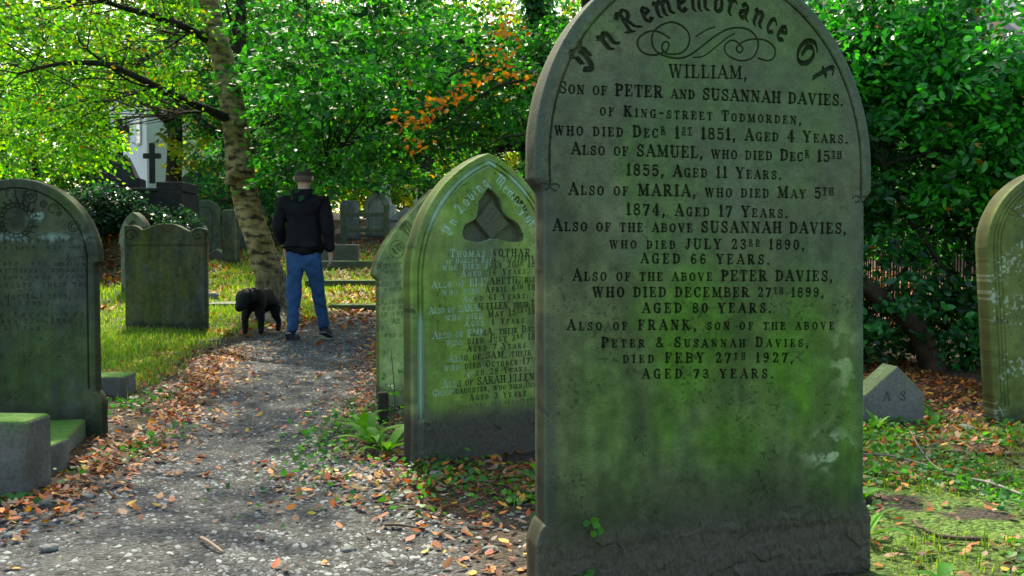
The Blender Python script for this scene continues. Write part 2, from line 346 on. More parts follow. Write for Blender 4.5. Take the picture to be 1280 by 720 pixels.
class Raster:
    """a depth map of the cut front face: metres, x from -hw to hw, z from 0 to H"""
    def __init__(s, hw, H, res):
        s.res = res; s.hw = hw; s.D = np.zeros((int(H / res) + 2, int(2 * hw / res) + 2), np.float32); s.I = np.zeros(s.D.shape, np.int8)
    def seg(s, a, b, hwid, depth, idn=1, soft=.5):
        x0 = (min(a[0], b[0]) - hwid + s.hw) / s.res; x1 = (max(a[0], b[0]) + hwid + s.hw) / s.res
        z0 = (min(a[1], b[1]) - hwid) / s.res; z1 = (max(a[1], b[1]) + hwid) / s.res
        i0, i1 = max(int(z0) - 1, 0), min(int(z1) + 2, s.D.shape[0]); j0, j1 = max(int(x0) - 1, 0), min(int(x1) + 2, s.D.shape[1])
        if i0 >= i1 or j0 >= j1: return
        X = np.arange(j0, j1) * s.res - s.hw; Z = (np.arange(i0, i1) * s.res)[:, None]
        dx, dz = b[0] - a[0], b[1] - a[1]; L = dx * dx + dz * dz
        t = np.clip(((X - a[0]) * dx + (Z - a[1]) * dz) / L, 0, 1) if L > 1e-12 else 0
        d = np.hypot(X - a[0] - t * dx, Z - a[1] - t * dz)
        v = np.clip((hwid - d) / (hwid * soft), 0, 1) * depth
        D = s.D[i0:i1, j0:j1]; I = s.I[i0:i1, j0:j1]
        up = v > D; D[up] = v[up]; I[up & (v > depth * .25)] = idn
    def path(s, pts, hwid, depth, idn=1, soft=.5):
        for a, b in zip(pts[:-1], pts[1:]): s.seg(a, b, hwid, depth, idn, soft)
    def char(s, ch, o, ex, ey, depth, idn, bold=1.0, blk=False, nib=.085, na=R_(42)):
        w, st = glyph(ch, blk); h = np.hypot(*ex)
        for wd, pts in st:
            q = o + pts[:, :1] * ex + pts[:, 1:] * ey
            if wd == 'nib':
                nv = (math.cos(na) * ex - math.sin(na) * ey) * nib      # nib slants the way of the old hand: thick down strokes
                for a, b in zip(q[:-1], q[1:]):
                    L = np.hypot(*(b - a)); n = max(1, int(L / (.035 * h)))
                    for k in range(n + 1):
                        p = a + (b - a) * k / n; s.seg(p - nv, p + nv, h * .032, depth, idn, .6)
            else: s.path(q, wd * .5 * h * bold, depth, idn, .8)
    def text(s, t, x0, x1, z0, z1, cap, depth=.003, idn=1, sm=.76, bold=1.0):
        """small-cap line: lower case letters are small capitals, ^..^ is a raised underlined suffix. z is the mid height of the capitals."""
        items = []; x = 0.0; sup = False
        for ch in t:
            if ch == '^': sup = not sup; continue
            if ch == ' ': x += .55; items.append((None, x, 0, 0)); continue
            k = .52 if sup else (sm if ch.islower() else 1.0)
            w = GL[ch.upper()][0] * k; items.append((ch.upper(), x, k, sup)); x += w + .14
        tot = x - .14; n = max(1, len(items) - 1)
        L = x1 - x0; hs = cap; nat = tot * cap
        extra = (L - nat) / n
        if extra < -.09 * cap: sx = (L + .09 * cap * n) / nat; extra = -.09 * cap
        else: sx = 1.0
        sl = (z1 - z0) / L
        for i, (ch, gx, k, sp) in enumerate(items):
            if ch is None: continue
            X = x0 + gx * hs * sx + extra * i; Z = z0 + (X - x0) * sl - cap / 2 + (cap * .46 if sp else 0)
            s.char(ch, np.array([X, Z]), np.array([hs * k * sx, hs * k * sl]), np.array([0, hs * k]), depth, idn, bold)
            if sp:
                s.seg((X, Z - cap * .14), (X + GL[ch][0] * k * hs * sx, Z - cap * .14), cap * .035, depth, idn)
    def arc(s, t, cx, cz, a, b, th0, th1, size, depth=.003, idn=1, blk=True, squash=1.0, nib=.085):
        """letters along an ellipse from angle th0 to th1 (degrees, 90 is the top)"""
        ths = np.linspace(R_(th0), R_(th1), 400); P = np.stack([cx + a * np.cos(ths), cz + b * np.sin(ths)], 1)
        S = np.concatenate([[0], np.cumsum(np.hypot(*np.diff(P, axis=0).T))])
        G = BL if blk else GL
        ws = [.45 if c == ' ' else G[c][0] * (1 if blk or not c.islower() else .76) + .06 for c in t]
        k = S[-1] / sum(ws); pos = 0
        for c, w in zip(t, ws):
            if c != ' ':
                m = (pos + w / 2) * k; p = np.array([np.interp(m, S, P[:, 0]), np.interp(m, S, P[:, 1])])
                q = np.array([np.interp(m + .001, S, P[:, 0]), np.interp(m + .001, S, P[:, 1])]); e = (q - p) / np.hypot(*(q - p)); nrm = np.array([-e[1], e[0]])
                s.char(c, p - e * (w - .06) * size / 2 - nrm * size * .3, e * size, nrm * size, depth, idn, 1, blk, nib)
            pos += w
    def sample(s, X, Z):
        x = np.clip((X + s.hw) / s.res, 0, s.D.shape[1] - 1.001); z = np.clip(Z / s.res, 0, s.D.shape[0] - 1.001)
        j = x.astype(int); i = z.astype(int); fx = x - j; fz = z - i; D = s.D
        d = (D[i, j] * (1 - fx) + D[i, j + 1] * fx) * (1 - fz) + (D[i + 1, j] * (1 - fx) + D[i + 1, j + 1] * fx) * fz
        return d, s.I[np.round(z).astype(int), np.round(x).astype(int)]

def slab(root, W, H, T, res, ras, relief, colour, part_names=(), edge=.008, z0=-.12, name="slab", mat=None, shear=None):
    """a headstone slab: front face a fine cut grid (local y = 0, facing -y), back at y = T"""
    mat = mat or M_STONE
    nr = int((H - z0) / res); zs = np.linspace(z0, H - .0005, nr); w = W(zs)
    nc = int(2 * w.max() / res); us = np.linspace(-1, 1, nc)
    X = us[None, :] * w[:, None]; Z = np.repeat(zs[:, None], nc, 1)
    X = X + 0; Xn = X + .5; Zn = Z + .5
    slope = np.abs(np.gradient(w, zs)); cosf = 1 / np.sqrt(1 + np.minimum(slope, 6) ** 2)
    de = np.minimum((w[:, None] - np.abs(X)) * cosf[:, None], (H - Z) + .0)
    if shear is not None: Zb = Z; Z = Z + shear(X, Z)
    Yv = np.zeros_like(X)
    t = np.clip(1 - de / edge, 0, 1); Yv += edge * (1 - np.sqrt(np.clip(1 - t * t, 0, 1))) * .9
    if ras is not None:
        d, I = ras.sample(X, Z); d = np.where(Z < 0, 0, d)
    else: d = np.zeros_like(X); I = np.zeros(X.shape, int)
    Yv += d + relief(X, Z, de)
    col = colour(X, Z, de, d)
    V = np.stack([X, Yv, Z], -1).reshape(-1, 3); col = col.reshape(-1, 3).astype(np.float32)
    idx = np.arange(nr * nc).reshape(nr, nc)
    F = np.stack([idx[:-1, :-1], idx[:-1, 1:], idx[1:, 1:], idx[1:, :-1]], -1).reshape(-1, 4)
    Fi = np.maximum(I[:-1, :-1], I[1:, 1:]).reshape(-1)
    # sides and back
    step = 4; rows = np.unique(np.append(np.arange(0, nr, 1), nr - 1)); n = len(rows)
    extraV = []; extraF = []; base = len(V); ecol = []
    for side, c in ((0, 0), (1, nc - 1)):
        sg = -1 if side == 0 else 1
        fr = idx[rows, c]
        ys = [T * .3, T * .7, T - .006, T]; ins = [0, 0, 0, .006]
        prev = fr
        for k, (yy, ii) in enumerate(zip(ys, ins)):
            xs = sg * (w[rows] - ii) + sg * (.004 * (fbm(zs[rows] + 3 * k, zs[rows] * 0 + 5 + side, 18, 3) - .5)) * (0 if k == 3 else 1)
            vv = np.stack([xs, np.full(n, yy), V[fr, 2]], -1)
            cur = base + np.arange(n) + sum(len(e) for e in extraV); extraV.append(vv); ecol.append(np.clip(col[fr] * np.array([.42, .38, .24]) * (.7 + .6 * fbm(zs[rows] * 0 + k * .01 + yy * 3, zs[rows], 5, 3, 9))[:, None], .004, 1))  # side faces tinted darker, standing in for the shade on them
            q = np.stack([prev[:-1], prev[1:], cur[1:], cur[:-1]], -1)
            extraF.append(q if side == 0 else q[:, ::-1]); prev = cur
        if side == 0: backL = prev
        else: backR = prev
    q = np.stack([backL[:-1], backL[1:], backR[1:], backR[:-1]], -1); extraF.append(q)
    tr = idx[-1]; vv = np.stack([X[-1], np.full(nc, T - .006), V[tr, 2]], -1)
    cur = base + np.arange(nc) + sum(len(e) for e in extraV); extraV.append(vv); ecol.append(col[tr])
    extraF.append(np.stack([tr[:-1], tr[1:], cur[1:], cur[:-1]], -1))
    V = np.concatenate([V] + extraV); col = np.concatenate([col] + ecol)
    EF = np.concatenate(extraF); F = np.concatenate([F, EF]); Fi = np.concatenate([Fi, np.zeros(len(EF), int)])
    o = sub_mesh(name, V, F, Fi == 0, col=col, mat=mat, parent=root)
    for k, nm in list(enumerate(part_names, 1)) + [(j, "inscription_line") for j in range(10, 60)]:
        if nm and (Fi == k).any(): sub_mesh(nm, V, F, Fi == k, col=col, mat=mat, parent=root)
    return o

def lerp(a, b, t): return a * (1 - t[..., None]) + np.array(b, np.float32) * t[..., None]

def weathering(base, moss, dark, seed, blobs=(), damp=.3, speck=0.0, lime=(), groove=.72, speckc=(.32, .34, .27)):
    """colour layout: stone, algae in streaks and blobs, black crust low down, lichen specks, grime in the cut letters"""
    def f(X, Z, de, d):
        x = X + 3 + seed; z = Z + 2
        c = np.ones(X.shape + (3,), np.float32) * np.array(base, np.float32)
        c *= (.52 + .96 * fbm(x, z, 5, 5, seed))[..., None]; c = lerp(c, (.07, .085, .085), ss(.5, .68, fbm(x + 5, z, 3.2, 5, seed + 17)) * .55)
        st = fbm(x, z * .22, 11, 4, seed + 5); c = lerp(c, dark, ss(.52, .72, st) * .55)
        m = ss(.44, .64, fbm(x, z * .5, 4.2, 5, seed + 9)) * .6
        for (bx, bz, rx, rz, a) in blobs:
            g = np.exp(-(((X - bx) / rx) ** 2 + ((Z - bz) / rz) ** 2)); m = np.maximum(m, np.clip(g * a, 0, 1) * np.clip(.30 + .85 * fbm(x, z * .4, 12, 5, seed + 11), 0, 1))
        c = lerp(c, moss, np.clip(m, 0, 1))
        c = lerp(c, dark, ss(damp, damp * .35, Z + .12 * (fbm(x, z * .3, 12, 4, seed + 2) - .5)) * .85)
        for (bx, bz, rx, rz, a, cc) in lime:
            g = np.exp(-(((X - bx) / rx) ** 2 + ((Z - bz) / rz) ** 2)) * a
            c = lerp(c, cc, np.clip(g * ss(.45, .6, fbm(x, z, 30, 4, seed + 21)) * 1.6, 0, 1))
        if speck > 0:
            s = ss(.66, .70, fbm(x, z, 70, 2, seed + 30) - .02 + speck * .06) * ss(.4, .6, fbm(x, z, 7, 3, seed + 31)); c = lerp(c, speckc, s * .8)
        pit = ss(.74, .82, vn(x, z, 130, seed + 50)) * ss(.45, .6, fbm(x, z, 9, 3, seed + 51)); c *= (1 - .45 * pit)[..., None]
        st2 = fbm(x, z * .12, 38, 3, seed + 60); c *= (.80 + .40 * st2)[..., None]
        c *= (.62 + .76 * fbm(x, z, 26, 4, seed + 40))[..., None]
        g = np.clip(d / .002, 0, 1); c *= (1 - (1 - groove) * g)[..., None]
        return np.clip(c, .004, .8)
    return f

def rough_base(hi, amp, seed, fine=.0005, crust=True):
    def f(X, Z, de):
        x = X + 3 + seed; z = Z + 2
        r = (fbm(x, z, 9, 4, seed) - .5) * .0035 + (vn(x, z, 160, seed + 3) - .5) * fine
        if crust:
            e = hi + .07 * (fbm(x, x * 0 + seed, 14, 4, seed) - .5)
            k = ss(e + .06, e - .05, Z)
            lump = fbm(x, z * .35, 62, 4, seed + 4); lump2 = fbm(x, z * .3, 150, 2, seed + 6)
            r = r - k * amp * (.1 + 1.2 * np.abs(lump - .5) * 2) + k * amp * .8 * (lump2 - .5)
            hole = ss(.60, .63, fbm(x, z, 9, 3, seed + 8)) * k; r = r + hole * amp * .8
        return r
    return f
# ---------------------------------------------------------------- the carved headstones
class Stone:
    def __init__(s, loc, rz, roll=0, pitch=0):
        s.loc = Vector(loc); s.rot = (R_(pitch), R_(roll), R_(rz))
        from mathutils import Euler
        # z rotation last: build Rz * Ry * Rx explicitly (the XYZ euler order)
        s.M = Euler(s.rot, 'XYZ').to_matrix(); s.Mi = s.M.inverted()
    def px(s, x, y):
        """where a sight line meets the front plane, in the stone's own (x, z) metres"""
        o = s.Mi @ (CAM - s.loc); d = s.Mi @ ray(x, y); t = -o.y / d.y; p = o + d * t; return p.x, p.z
    def line(s, ras, t, xa, ya, xb, yb, cap, **k):
        a = s.px(xa, ya); b = s.px(xb, yb); ras.n = getattr(ras, 'n', 9) + 1; k['idn'] = ras.n; ras.text(t, a[0], b[0], a[1], b[1], cap, **k)
    def root(s, name, label, **k):
        return empty(name, s.loc, label, 'headstone', s.rot, **k)

# --- the large round-headed stone in front
S = Stone((.556, 2.74, 0), 14, -.45)
SH = lambda X, Z: -.030 * np.asarray(X) * ss(.30, .9, np.asarray(Z, float))
ras = Raster(.56, 1.76, .0007)
DP = .0075
T = [("WILLIAM,", 836, 88.5, 934, 91.0, .036), ("Son of PETER and SUSANNAH DAVIES.", 699, 109, 1054, 125.5, .0315),
     ("of King-street Todmorden,", 750, 137.5, 1002, 149, .0285), ("who died Dec^r^ 1^st^ 1851, Aged 4 Years.", 693, 161, 1060, 172.5, .0315),
     ("Also of SAMUEL, who died Dec^r^ 15^th^", 714, 185.5, 1052, 196, .0315), ("1855, Aged 11 Years.", 783, 212, 977, 217.5, .031),
     ("Also of MARIA, who died May 5^th^", 711, 236, 1042, 241.5, .0315), ("1874, Aged 17 Years.", 783, 261.5, 985, 265.5, .031),
     ("Also of the above SUSANNAH DAVIES,", 691, 281.5, 1058, 285.5, .031), ("who died JULY 23^rd^ 1890,", 762, 304, 1006, 306, .028),
     ("AGED 66 YEARS.", 801, 323, 962, 324.5, .027), ("Also of the above PETER DAVIES,", 716, 344, 1041, 345, .030),
     ("WHO DIED DECEMBER 27^th^ 1899,", 741, 365.3, 1030, 365.5, .027), ("AGED 80 YEARS.", 803, 385, 964, 385, .027),
     ("Also of FRANK, son of the above", 709, 406.5, 1043, 406, .028), ("Peter & Susannah Davies,", 752, 428, 1011, 427.5, .028),
     ("died FEBY 27^th^ 1927,", 779, 447.5, 992, 447, .028), ("AGED 73 YEARS.", 803, 467.5, 967, 467, .026)]
for t, a, b, c, d, cap in T: S.line(ras, t, a, b, c, d, cap, depth=DP, bold=1.22 if cap < .036 else .95)
def arc_px(S, ras, t, pts, size, **k):
    """letters along a curve given by photo points"""
    ras.n = getattr(ras, 'n', 9) + 1; k['idn'] = ras.n
    P = np.array(smooth_path([S.px(*p) for p in pts], 40)); Sg = np.concatenate([[0], np.cumsum(np.hypot(*np.diff(P, axis=0).T))])
    idn = k.get('idn', 1); nib = k.get('nib', .085); dp = k.get('depth', DP); blk = k.get('blk', True)
    G = BL if blk else GL
    ws = [.34 if c == ' ' else G[c][0] + .05 for c in t]; kk = Sg[-1] / sum(ws); pos = 0
    for c, w in zip(t, ws):
        if c != ' ':
            m = (pos + w / 2) * kk; p = np.array([np.interp(m, Sg, P[:, 0]), np.interp(m, Sg, P[:, 1])])
            m0, m1 = max(m - .008, 0), min(m + .008, Sg[-1])
            e = np.array([np.interp(m1, Sg, P[:, 0]) - np.interp(m0, Sg, P[:, 0]), np.interp(m1, Sg, P[:, 1]) - np.interp(m0, Sg, P[:, 1])]); e /= np.hypot(*e); nrm = np.array([-e[1], e[0]])
            ras.char(c, p - e * (w - .05) * size / 2 - nrm * size * .32, e * size, nrm * size, dp, idn, 1, blk, nib)
        pos += w
arc_px(S, ras, "In", [(722, 92), (738, 73), (755, 55), (772, 40)], .074, nib=.075)
arc_px(S, ras, "Remembrance", [(776, 38), (806, 19), (840, 7), (880, 3), (920, 10), (955, 26), (984, 46)], .064, nib=.072)
arc_px(S, ras, "Of", [(990, 56), (1006, 70), (1020, 88), (1028, 104)], .072, nib=.075)
# the pen flourish under the arch
def fl(pts, w=.0018, dp=.0045, idn=2):
    ras.path([S.px(*p) for p in smooth_path(pts, 6)], w * 1.35, dp, idn, .8)
fl([(837, 48), (826, 41), (813, 39), (800, 46), (797, 56), (804, 66), (818, 69), (832, 65)], .0021)
fl([(833, 65), (836, 58), (835, 53), (830, 53), (827, 59), (831, 66), (840, 68), (852, 66), (860, 58), (862, 46), (856, 35), (842, 28), (828, 31), (817, 40), (815, 52), (820, 64), (834, 71), (850, 73), (864, 68), (880, 56), (896, 44), (912, 36), (928, 35), (940, 40), (947, 50), (948, 60)], .0021)
fl([(866, 72), (880, 70), (896, 58), (908, 48), (918, 42)], .0015); fl([(870, 46), (884, 37), (894, 34)], .0015)
fl([(912, 51), (919, 51), (925, 56), (929, 61), (925, 66), (921, 62), (923, 57), (932, 51), (944, 49), (958, 51), (968, 60), (968, 71), (960, 76), (948, 73)], .0021)
fl([(912, 51), (906, 58), (908, 67), (918, 74), (930, 76), (941, 72), (947, 62), (948, 52)], .0018)
# incised border line following the arch, with a small scroll at each foot
hwA, hA, zA = .500, .568, 1.150
thv = np.linspace(0, math.pi, 90)
bp_ = [(.462, 1.075)] + [((hwA - .038) * math.cos(t), zA + (hA - .040) * math.sin(t)) for t in thv] + [(-.462, 1.075)]
shp = lambda q: [(x, z + float(SH(x, z))) for x, z in q]
ras.path(shp(bp_), .0036, .006, 3, .6)
for sg in (1, -1):
    for dx in (.016, -.016):
        ras.path([(sg * .462 + dx * (1 + .85 * math.cos(q)) * .9, 1.070 + .009 * math.sin(q)) for q in np.linspace(0, 5, 12)] if 0 else shp([(sg * .462 + dx * (1 + .85 * math.cos(q)) * .9, 1.070 + .009 * math.sin(q)) for q in np.linspace(0, 5, 12)]), .0026, .004, 3, .6)
def W_main(z):
    z = np.asarray(z, float)
    arch = hwA * np.sqrt(np.clip(1 - (np.clip(z - zA, 0, hA) / hA) ** 2, 0, 1))
    w = np.where(z > zA, arch, hwA)
    k = ss(1.062, 1.098, z); w = np.where(z < 1.1, .474 + (hwA - .474) * k, w)
    w = np.where(z < 1.062, .474 + .004 * (1.06 - z), w)
    b = np.clip((.185 - z) / .055, 0, 1); w = w + np.where(z < .19, .026 * np.sqrt(b) * 1.0, 0)
    return np.maximum(w, .001)
mr = rough_base(.155, .008, 1, .0009)
def relief_main(X, Z, de):
    r = mr(X, Z, de)
    band = ss(.036, .032, de) * ss(1.05, 1.09, Z)                 # the border stands slightly proud and slopes off to the edge
    r = r - .002 * band + .006 * ss(.02, .0, de) * ss(1.05, 1.09, Z)
    low = ss(.135, .11, Z + .03 * (fbm(X + 9, Z, 8, 3, 77) - .5)) * ss(.0, .1, X + .43); return r + .004 * low
wm = weathering((.112, .115, .074), (.070, .165, .008), (.032, .038, .024), 1.0,
    blobs=[(.05, .39, .15, .11, 1.15), (-.12, .46, .09, .13, .8), (-.06, .68, .14, .26, 1.3), (.25, .58, .20, .25, 1.1), (-.3, .45, .14, .3, .5), (.0, .85, .3, .1, .4)], damp=.38,
    lime=[(.36, .345, .055, .04, 1.5, (.26, .30, .22)), (.24, .40, .015, .07, .4, (.16, .2, .14)), (.41, .60, .04, .08, .9, (.2, .25, .14))], speck=.0, groove=.22)
def col_main(X, Z, de, d):
    c = wm(X, Z, de, d) * np.array((1.15, 1.28, .84))
    c = lerp(c, (.125, .15, .085), ss(.62, 1.25, Z) * .6 * (.5 + fbm(X + 6, Z, 7, 4, 88)) * (d < .001)) * (.75 + .5 * fbm(X + 3, Z, 45, 3, 90))[..., None]
    bz = ((de < .052) & (Z > 1.04) & (np.abs(X) < .49)) * np.clip(d / .002, 0, 1); c = c * (1 + 1.6 * bz)[..., None]
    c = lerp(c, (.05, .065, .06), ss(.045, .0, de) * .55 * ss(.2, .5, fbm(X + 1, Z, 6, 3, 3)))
    wood = ss(.24, .10, Z + .10 * (fbm(X + 4, Z * .4, 12, 4, 6) - .5)); c = lerp(c, (.105, .086, .058), wood * .85)
    return c
root = S.root("headstone", "largest round-topped headstone in front, long carved inscription and a bright green algae patch")
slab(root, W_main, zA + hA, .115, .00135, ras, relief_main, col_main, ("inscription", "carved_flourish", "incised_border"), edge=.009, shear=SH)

# --- the pointed stone with the sunk trefoil
S2 = Stone((-.1, 4.40, 0), 34, 0)
ras = Raster(.44, 1.40, .0011)
D2 = .005
T2 = [("Thomas NOTHAR.", 563, 316, 667, 316, .034), ("of Harley Bank, Todmorden.", 557, 326.5, 670, 322, .022), ("who died July 20^th^ 18", 553, 333, 669, 329.5, .030),
      ("Aged 46 Years.", 577, 342, 661, 338.5, .028), ("Also of ELIZABETH, his", 540, 355.5, 669, 348.5, .032), ("who died April 6^th^ 18", 553, 365, 669, 358.5, .030),
      ("Aged 61 Years.", 579, 373.5, 660, 369, .028), ("Also of SARAH ELLEN, their D", 536, 388, 670, 379, .030), ("who died May 15^th^ 18", 557, 396.5, 669, 388.5, .030),
      ("Aged 4 Years.", 581, 404, 659, 400, .028), ("Also of EMMA, their Dau", 541, 419, 669, 410.5, .032), ("who died July 3^rd^ 18", 558, 428, 669, 420, .030),
      ("Aged 7 Years.", 584, 436, 661, 430.5, .028), ("Also of SAM, their", 561, 448, 664, 440, .032), ("who died October 17^th^", 555, 459.5, 671, 450, .030),
      ("Aged 28 Years.", 581, 467, 662, 460, .028), ("Also of SARAH ELLEN", 553, 480, 668, 470.5, .034), ("Granddaughter, who died Dec", 541, 491, 671, 480, .028),
      ("Aged 3 Years.", 587, 497, 661, 491, .028), ("gone but not forgotten", 572, 509, 669, 499, .019)]
for t, a, b, c, d, cap in T2: S2.line(ras, t, a, b, c, d, cap, depth=D2 if cap > .02 else .0018, bold=1.0)
arc_px(S2, ras, "In Loving", [(559, 294), (572, 268), (588, 247), (611, 226)], .050, depth=D2, nib=.06)
arc_px(S2, ras, "Memory of", [(620, 222), (634, 238), (650, 255), (666, 282)], .052, depth=D2, nib=.06)
A2, H2, z2 = .386, 1.345, .80       # half width, apex, springing
rr = ((H2 - z2) ** 2 + A2 ** 2) / (2 * A2)      # radius of the two arcs
def W2(z):
    z = np.asarray(z, float)
    a = np.sqrt(np.clip(rr ** 2 - np.clip(z - z2, 0, None) ** 2, 0, None)) - (rr - A2)
    return np.maximum(np.where(z > z2, a, A2), .001)
for off, wd, dp in ((.030, .003, .005), (.050, .003, .005)):
    zt = z2 + math.sqrt((rr - off) ** 2 - (rr - A2) ** 2)
    za = np.linspace(z2, zt, 50); xa = np.sqrt(np.clip((rr - off) ** 2 - (za - z2) ** 2, 0, None)) - (rr - A2)
    P = [(A2 - off, .2)] + list(zip(xa, za)); ras.path(P, .0045, .009, 2, .6); ras.path([(-x, z) for x, z in P], .0045, .009, 2, .6)
# trefoil recess with a carved book lying across it
tri = [S2.px(*p) for p in [(611, 234), (625, 248), (632, 268), (648, 280), (654, 300), (636, 302), (618, 298), (600, 303), (580, 298), (581, 282), (596, 272), (598, 252)]]
bookp = [S2.px(*p) for p in [(617, 249), (640, 280), (616, 300), (596, 275)]]
def inside(poly, X, Z, soft):
    n = len(poly); ins = np.zeros(X.shape, bool); dm = np.full(X.shape, 9.)
    for i in range(n):
        (x1, y1), (x2, y2) = poly[i], poly[(i + 1) % n]
        c = ((y1 > Z) != (y2 > Z)) & (X < (x2 - x1) * (Z - y1) / ((y2 - y1) or 1e-9) + x1); ins ^= c
        dx, dz = x2 - x1, y2 - y1; t = np.clip(((X - x1) * dx + (Z - y1) * dz) / (dx * dx + dz * dz), 0, 1)
        dm = np.minimum(dm, np.hypot(X - x1 - t * dx, Z - y1 - t * dz))
    return np.clip(np.where(ins, dm, 0) / soft, 0, 1)
tris = smooth_path(tri, 4)
j = np.arange(ras.D.shape[1]) * ras.res - ras.hw; i = np.arange(ras.D.shape[0]) * ras.res
i0, i1 = int(.85 / ras.res), int(1.28 / ras.res); XX, ZZ = np.meshgrid(j, i[i0:i1])
rec = inside([tuple(p) for p in tris], XX, ZZ, .004); bk = inside(bookp, XX, ZZ, .004)
dep = rec * .040 * (1 - .08 * fbm(XX + 2, ZZ, 60, 3, 5)) + rec * .003 * (vn(XX + 2, ZZ, 260, 4) - .5) - np.minimum(bk, rec) * .024
ras.D[i0:i1] = np.where(rec > 0, dep, ras.D[i0:i1]); ras.I[i0:i1] = np.where(rec > 0, 3, ras.I[i0:i1])
b_ = [np.array(p) for p in bookp]
for f_ in (.25, .42, .6, .8):
    p = b_[0] * (1 - f_) + b_[1] * f_; q = b_[3] * (1 - f_) + b_[2] * f_; 
    J0 = ras.D.copy(); ras.D[i0:i1] *= 0; ras.seg(p, q, .0022, .003, 3); ad = ras.D.copy(); ras.D = J0; ras.D[i0:i1] += ad[i0:i1]
mr2 = rough_base(.20, .007, 4, .0006)
w2 = weathering((.20, .245, .10), (.15, .29, .025), (.085, .10, .055), 7.0,
    blobs=[(.0, .62, .12, .25, .6), (.16, .8, .12, .3, .6), (-.25, 1.0, .2, .3, .5), (.1, 1.15, .3, .1, .5)], damp=.30,
    lime=[], groove=.85)
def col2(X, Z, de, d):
    c = w2(X, Z, de, d) * np.array((1.25, 1.25, 1.1))
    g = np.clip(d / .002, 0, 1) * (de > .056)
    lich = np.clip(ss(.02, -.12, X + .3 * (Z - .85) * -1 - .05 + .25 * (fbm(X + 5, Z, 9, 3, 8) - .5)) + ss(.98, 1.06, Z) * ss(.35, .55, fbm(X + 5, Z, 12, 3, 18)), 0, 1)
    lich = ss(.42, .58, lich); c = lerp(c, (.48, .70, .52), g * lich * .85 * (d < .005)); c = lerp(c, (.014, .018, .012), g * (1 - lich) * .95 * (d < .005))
    edge = ((de > .026) & (de < .054)); c = lerp(c, (.38, .60, .42), edge * ss(.45, .62, fbm(X + 2, Z * .3, 10, 3, 28)) * .7)
    c = lerp(c, (.085, .076, .06), ss(.27, .16, Z + .04 * (fbm(X + 4, Z, 14, 3, 6) - .5)) * .9)
    c = lerp(c, (.10, .105, .07), (d > .009) * .8)  # trefoil recess darkened in colour to stand in for its shade
    return c
root = S2.root("headstone", "pointed green headstone with a sunk carved trefoil, partly hidden by the large stone")
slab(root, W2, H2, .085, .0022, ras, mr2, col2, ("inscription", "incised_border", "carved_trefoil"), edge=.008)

# --- the pale green stone behind it
S3 = Stone((-.47, 6.12, 0), 30, 0)
ras = Raster(.5, 1.4, .0016)
for t, a, b, c, d, cap in [("Wife of Ja", 471, 333, 514, 329, .032), ("who died", 482, 340, 514, 338.5, .026), ("Ag", 506, 347, 514, 346, .028), ("Also of Jo", 471, 355, 514, 352.5, .034),
        ("who died", 480, 362, 514, 360, .026), ("Ag", 504, 368, 514, 367, .028), ("Also of J", 475, 378, 514, 375, .036), ("who died", 478, 385.5, 514, 383, .028), ("in the 2", 477, 393, 514, 390, .030),
        ("Also", 490, 401.5, 514, 399.5, .030), ("who died", 480, 419.5, 514, 418, .030)]:
    S3.line(ras, t, a, b, c, d, cap, depth=.005, bold=1.1)
arc_px(S3, ras, "in", [(491, 316), (497, 311), (503, 306)], .07, depth=.005)
arc_px(S3, ras, "M", [(506, 296), (512, 290), (520, 283)], .09, depth=.005)
cc = S3.px(496, 312); ras.path([(cc[0] + .048 * math.cos(q), cc[1] + .052 * math.sin(q)) for q in np.linspace(0, 6.3, 30)], .003, .004, 1)
def W3(z):
    z = np.asarray(z, float); H = 1.30; zs_ = .78
    a = .40 * (1 - np.clip((z - zs_) / (H - zs_), 0, 1) ** 1.55); w = np.where(z > zs_, a, .40)
    w = np.where(z < .78, .365 + .035 * ss(.735, .775, z), w); return np.maximum(w, .001)
w3 = weathering((.34, .42, .16), (.26, .42, .05), (.12, .14, .07), 13.0, blobs=[(-.1, .4, .25, .4, .7), (-.2, .95, .2, .2, .5)], damp=.12, groove=.5)
root = S3.root("headstone", "pale green headstone with faded lettering, standing just behind the pointed trefoil stone")
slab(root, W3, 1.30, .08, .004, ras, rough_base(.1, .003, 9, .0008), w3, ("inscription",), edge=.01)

# --- the round-headed stone at the left edge of the path
S4 = Stone((-2.43, 4.88, 0), -2, 0)
ras = Raster(.46, 1.32, .0013)
T4 = [("Rice Howorth", -25, 301.5, 92, 299, .030), ("of", 98, 299.5, 111, 299, .026), ("of Todmorden, who died", -35, 310, 108, 309, .020), ("Also of", 82, 323, 110, 322.5, .026), ("September, who", -40, 329.5, 58, 329, .022), ("Aged 63 Years", 66, 330, 110, 330, .022),
      ("Also of Mary Hannah, daughter", -60, 339, 110, 337, .023), ("of the above, who was", -50, 347, 92, 346, .023), ("Age", 97, 346.5, 110, 346, .023), ("James Howorth, their son", -52, 357, 110, 355, .028),
      ("who died May 16^th^ 1879,", -50, 371.5, 88, 370, .027), ("Aged 14 Years.", -40, 379.5, 66, 378.5, .025), ("Also of Sarah, who", -55, 394, 105, 392.5, .026), ("died March 12^th^ 1890,", -50, 402, 96, 401, .027), ("Aged 72 Years.", -45, 410.5, 64, 409.5, .026)]
for t, a, b, c, d, cap in T4: S4.line(ras, t, a, b, c, d, cap, depth=.004, bold=.95)
arc_px(S4, ras, "n Memoria", [(-72, 296), (-55, 265), (-20, 246), (15, 242), (38, 246)], .055, nib=.07, depth=.004)
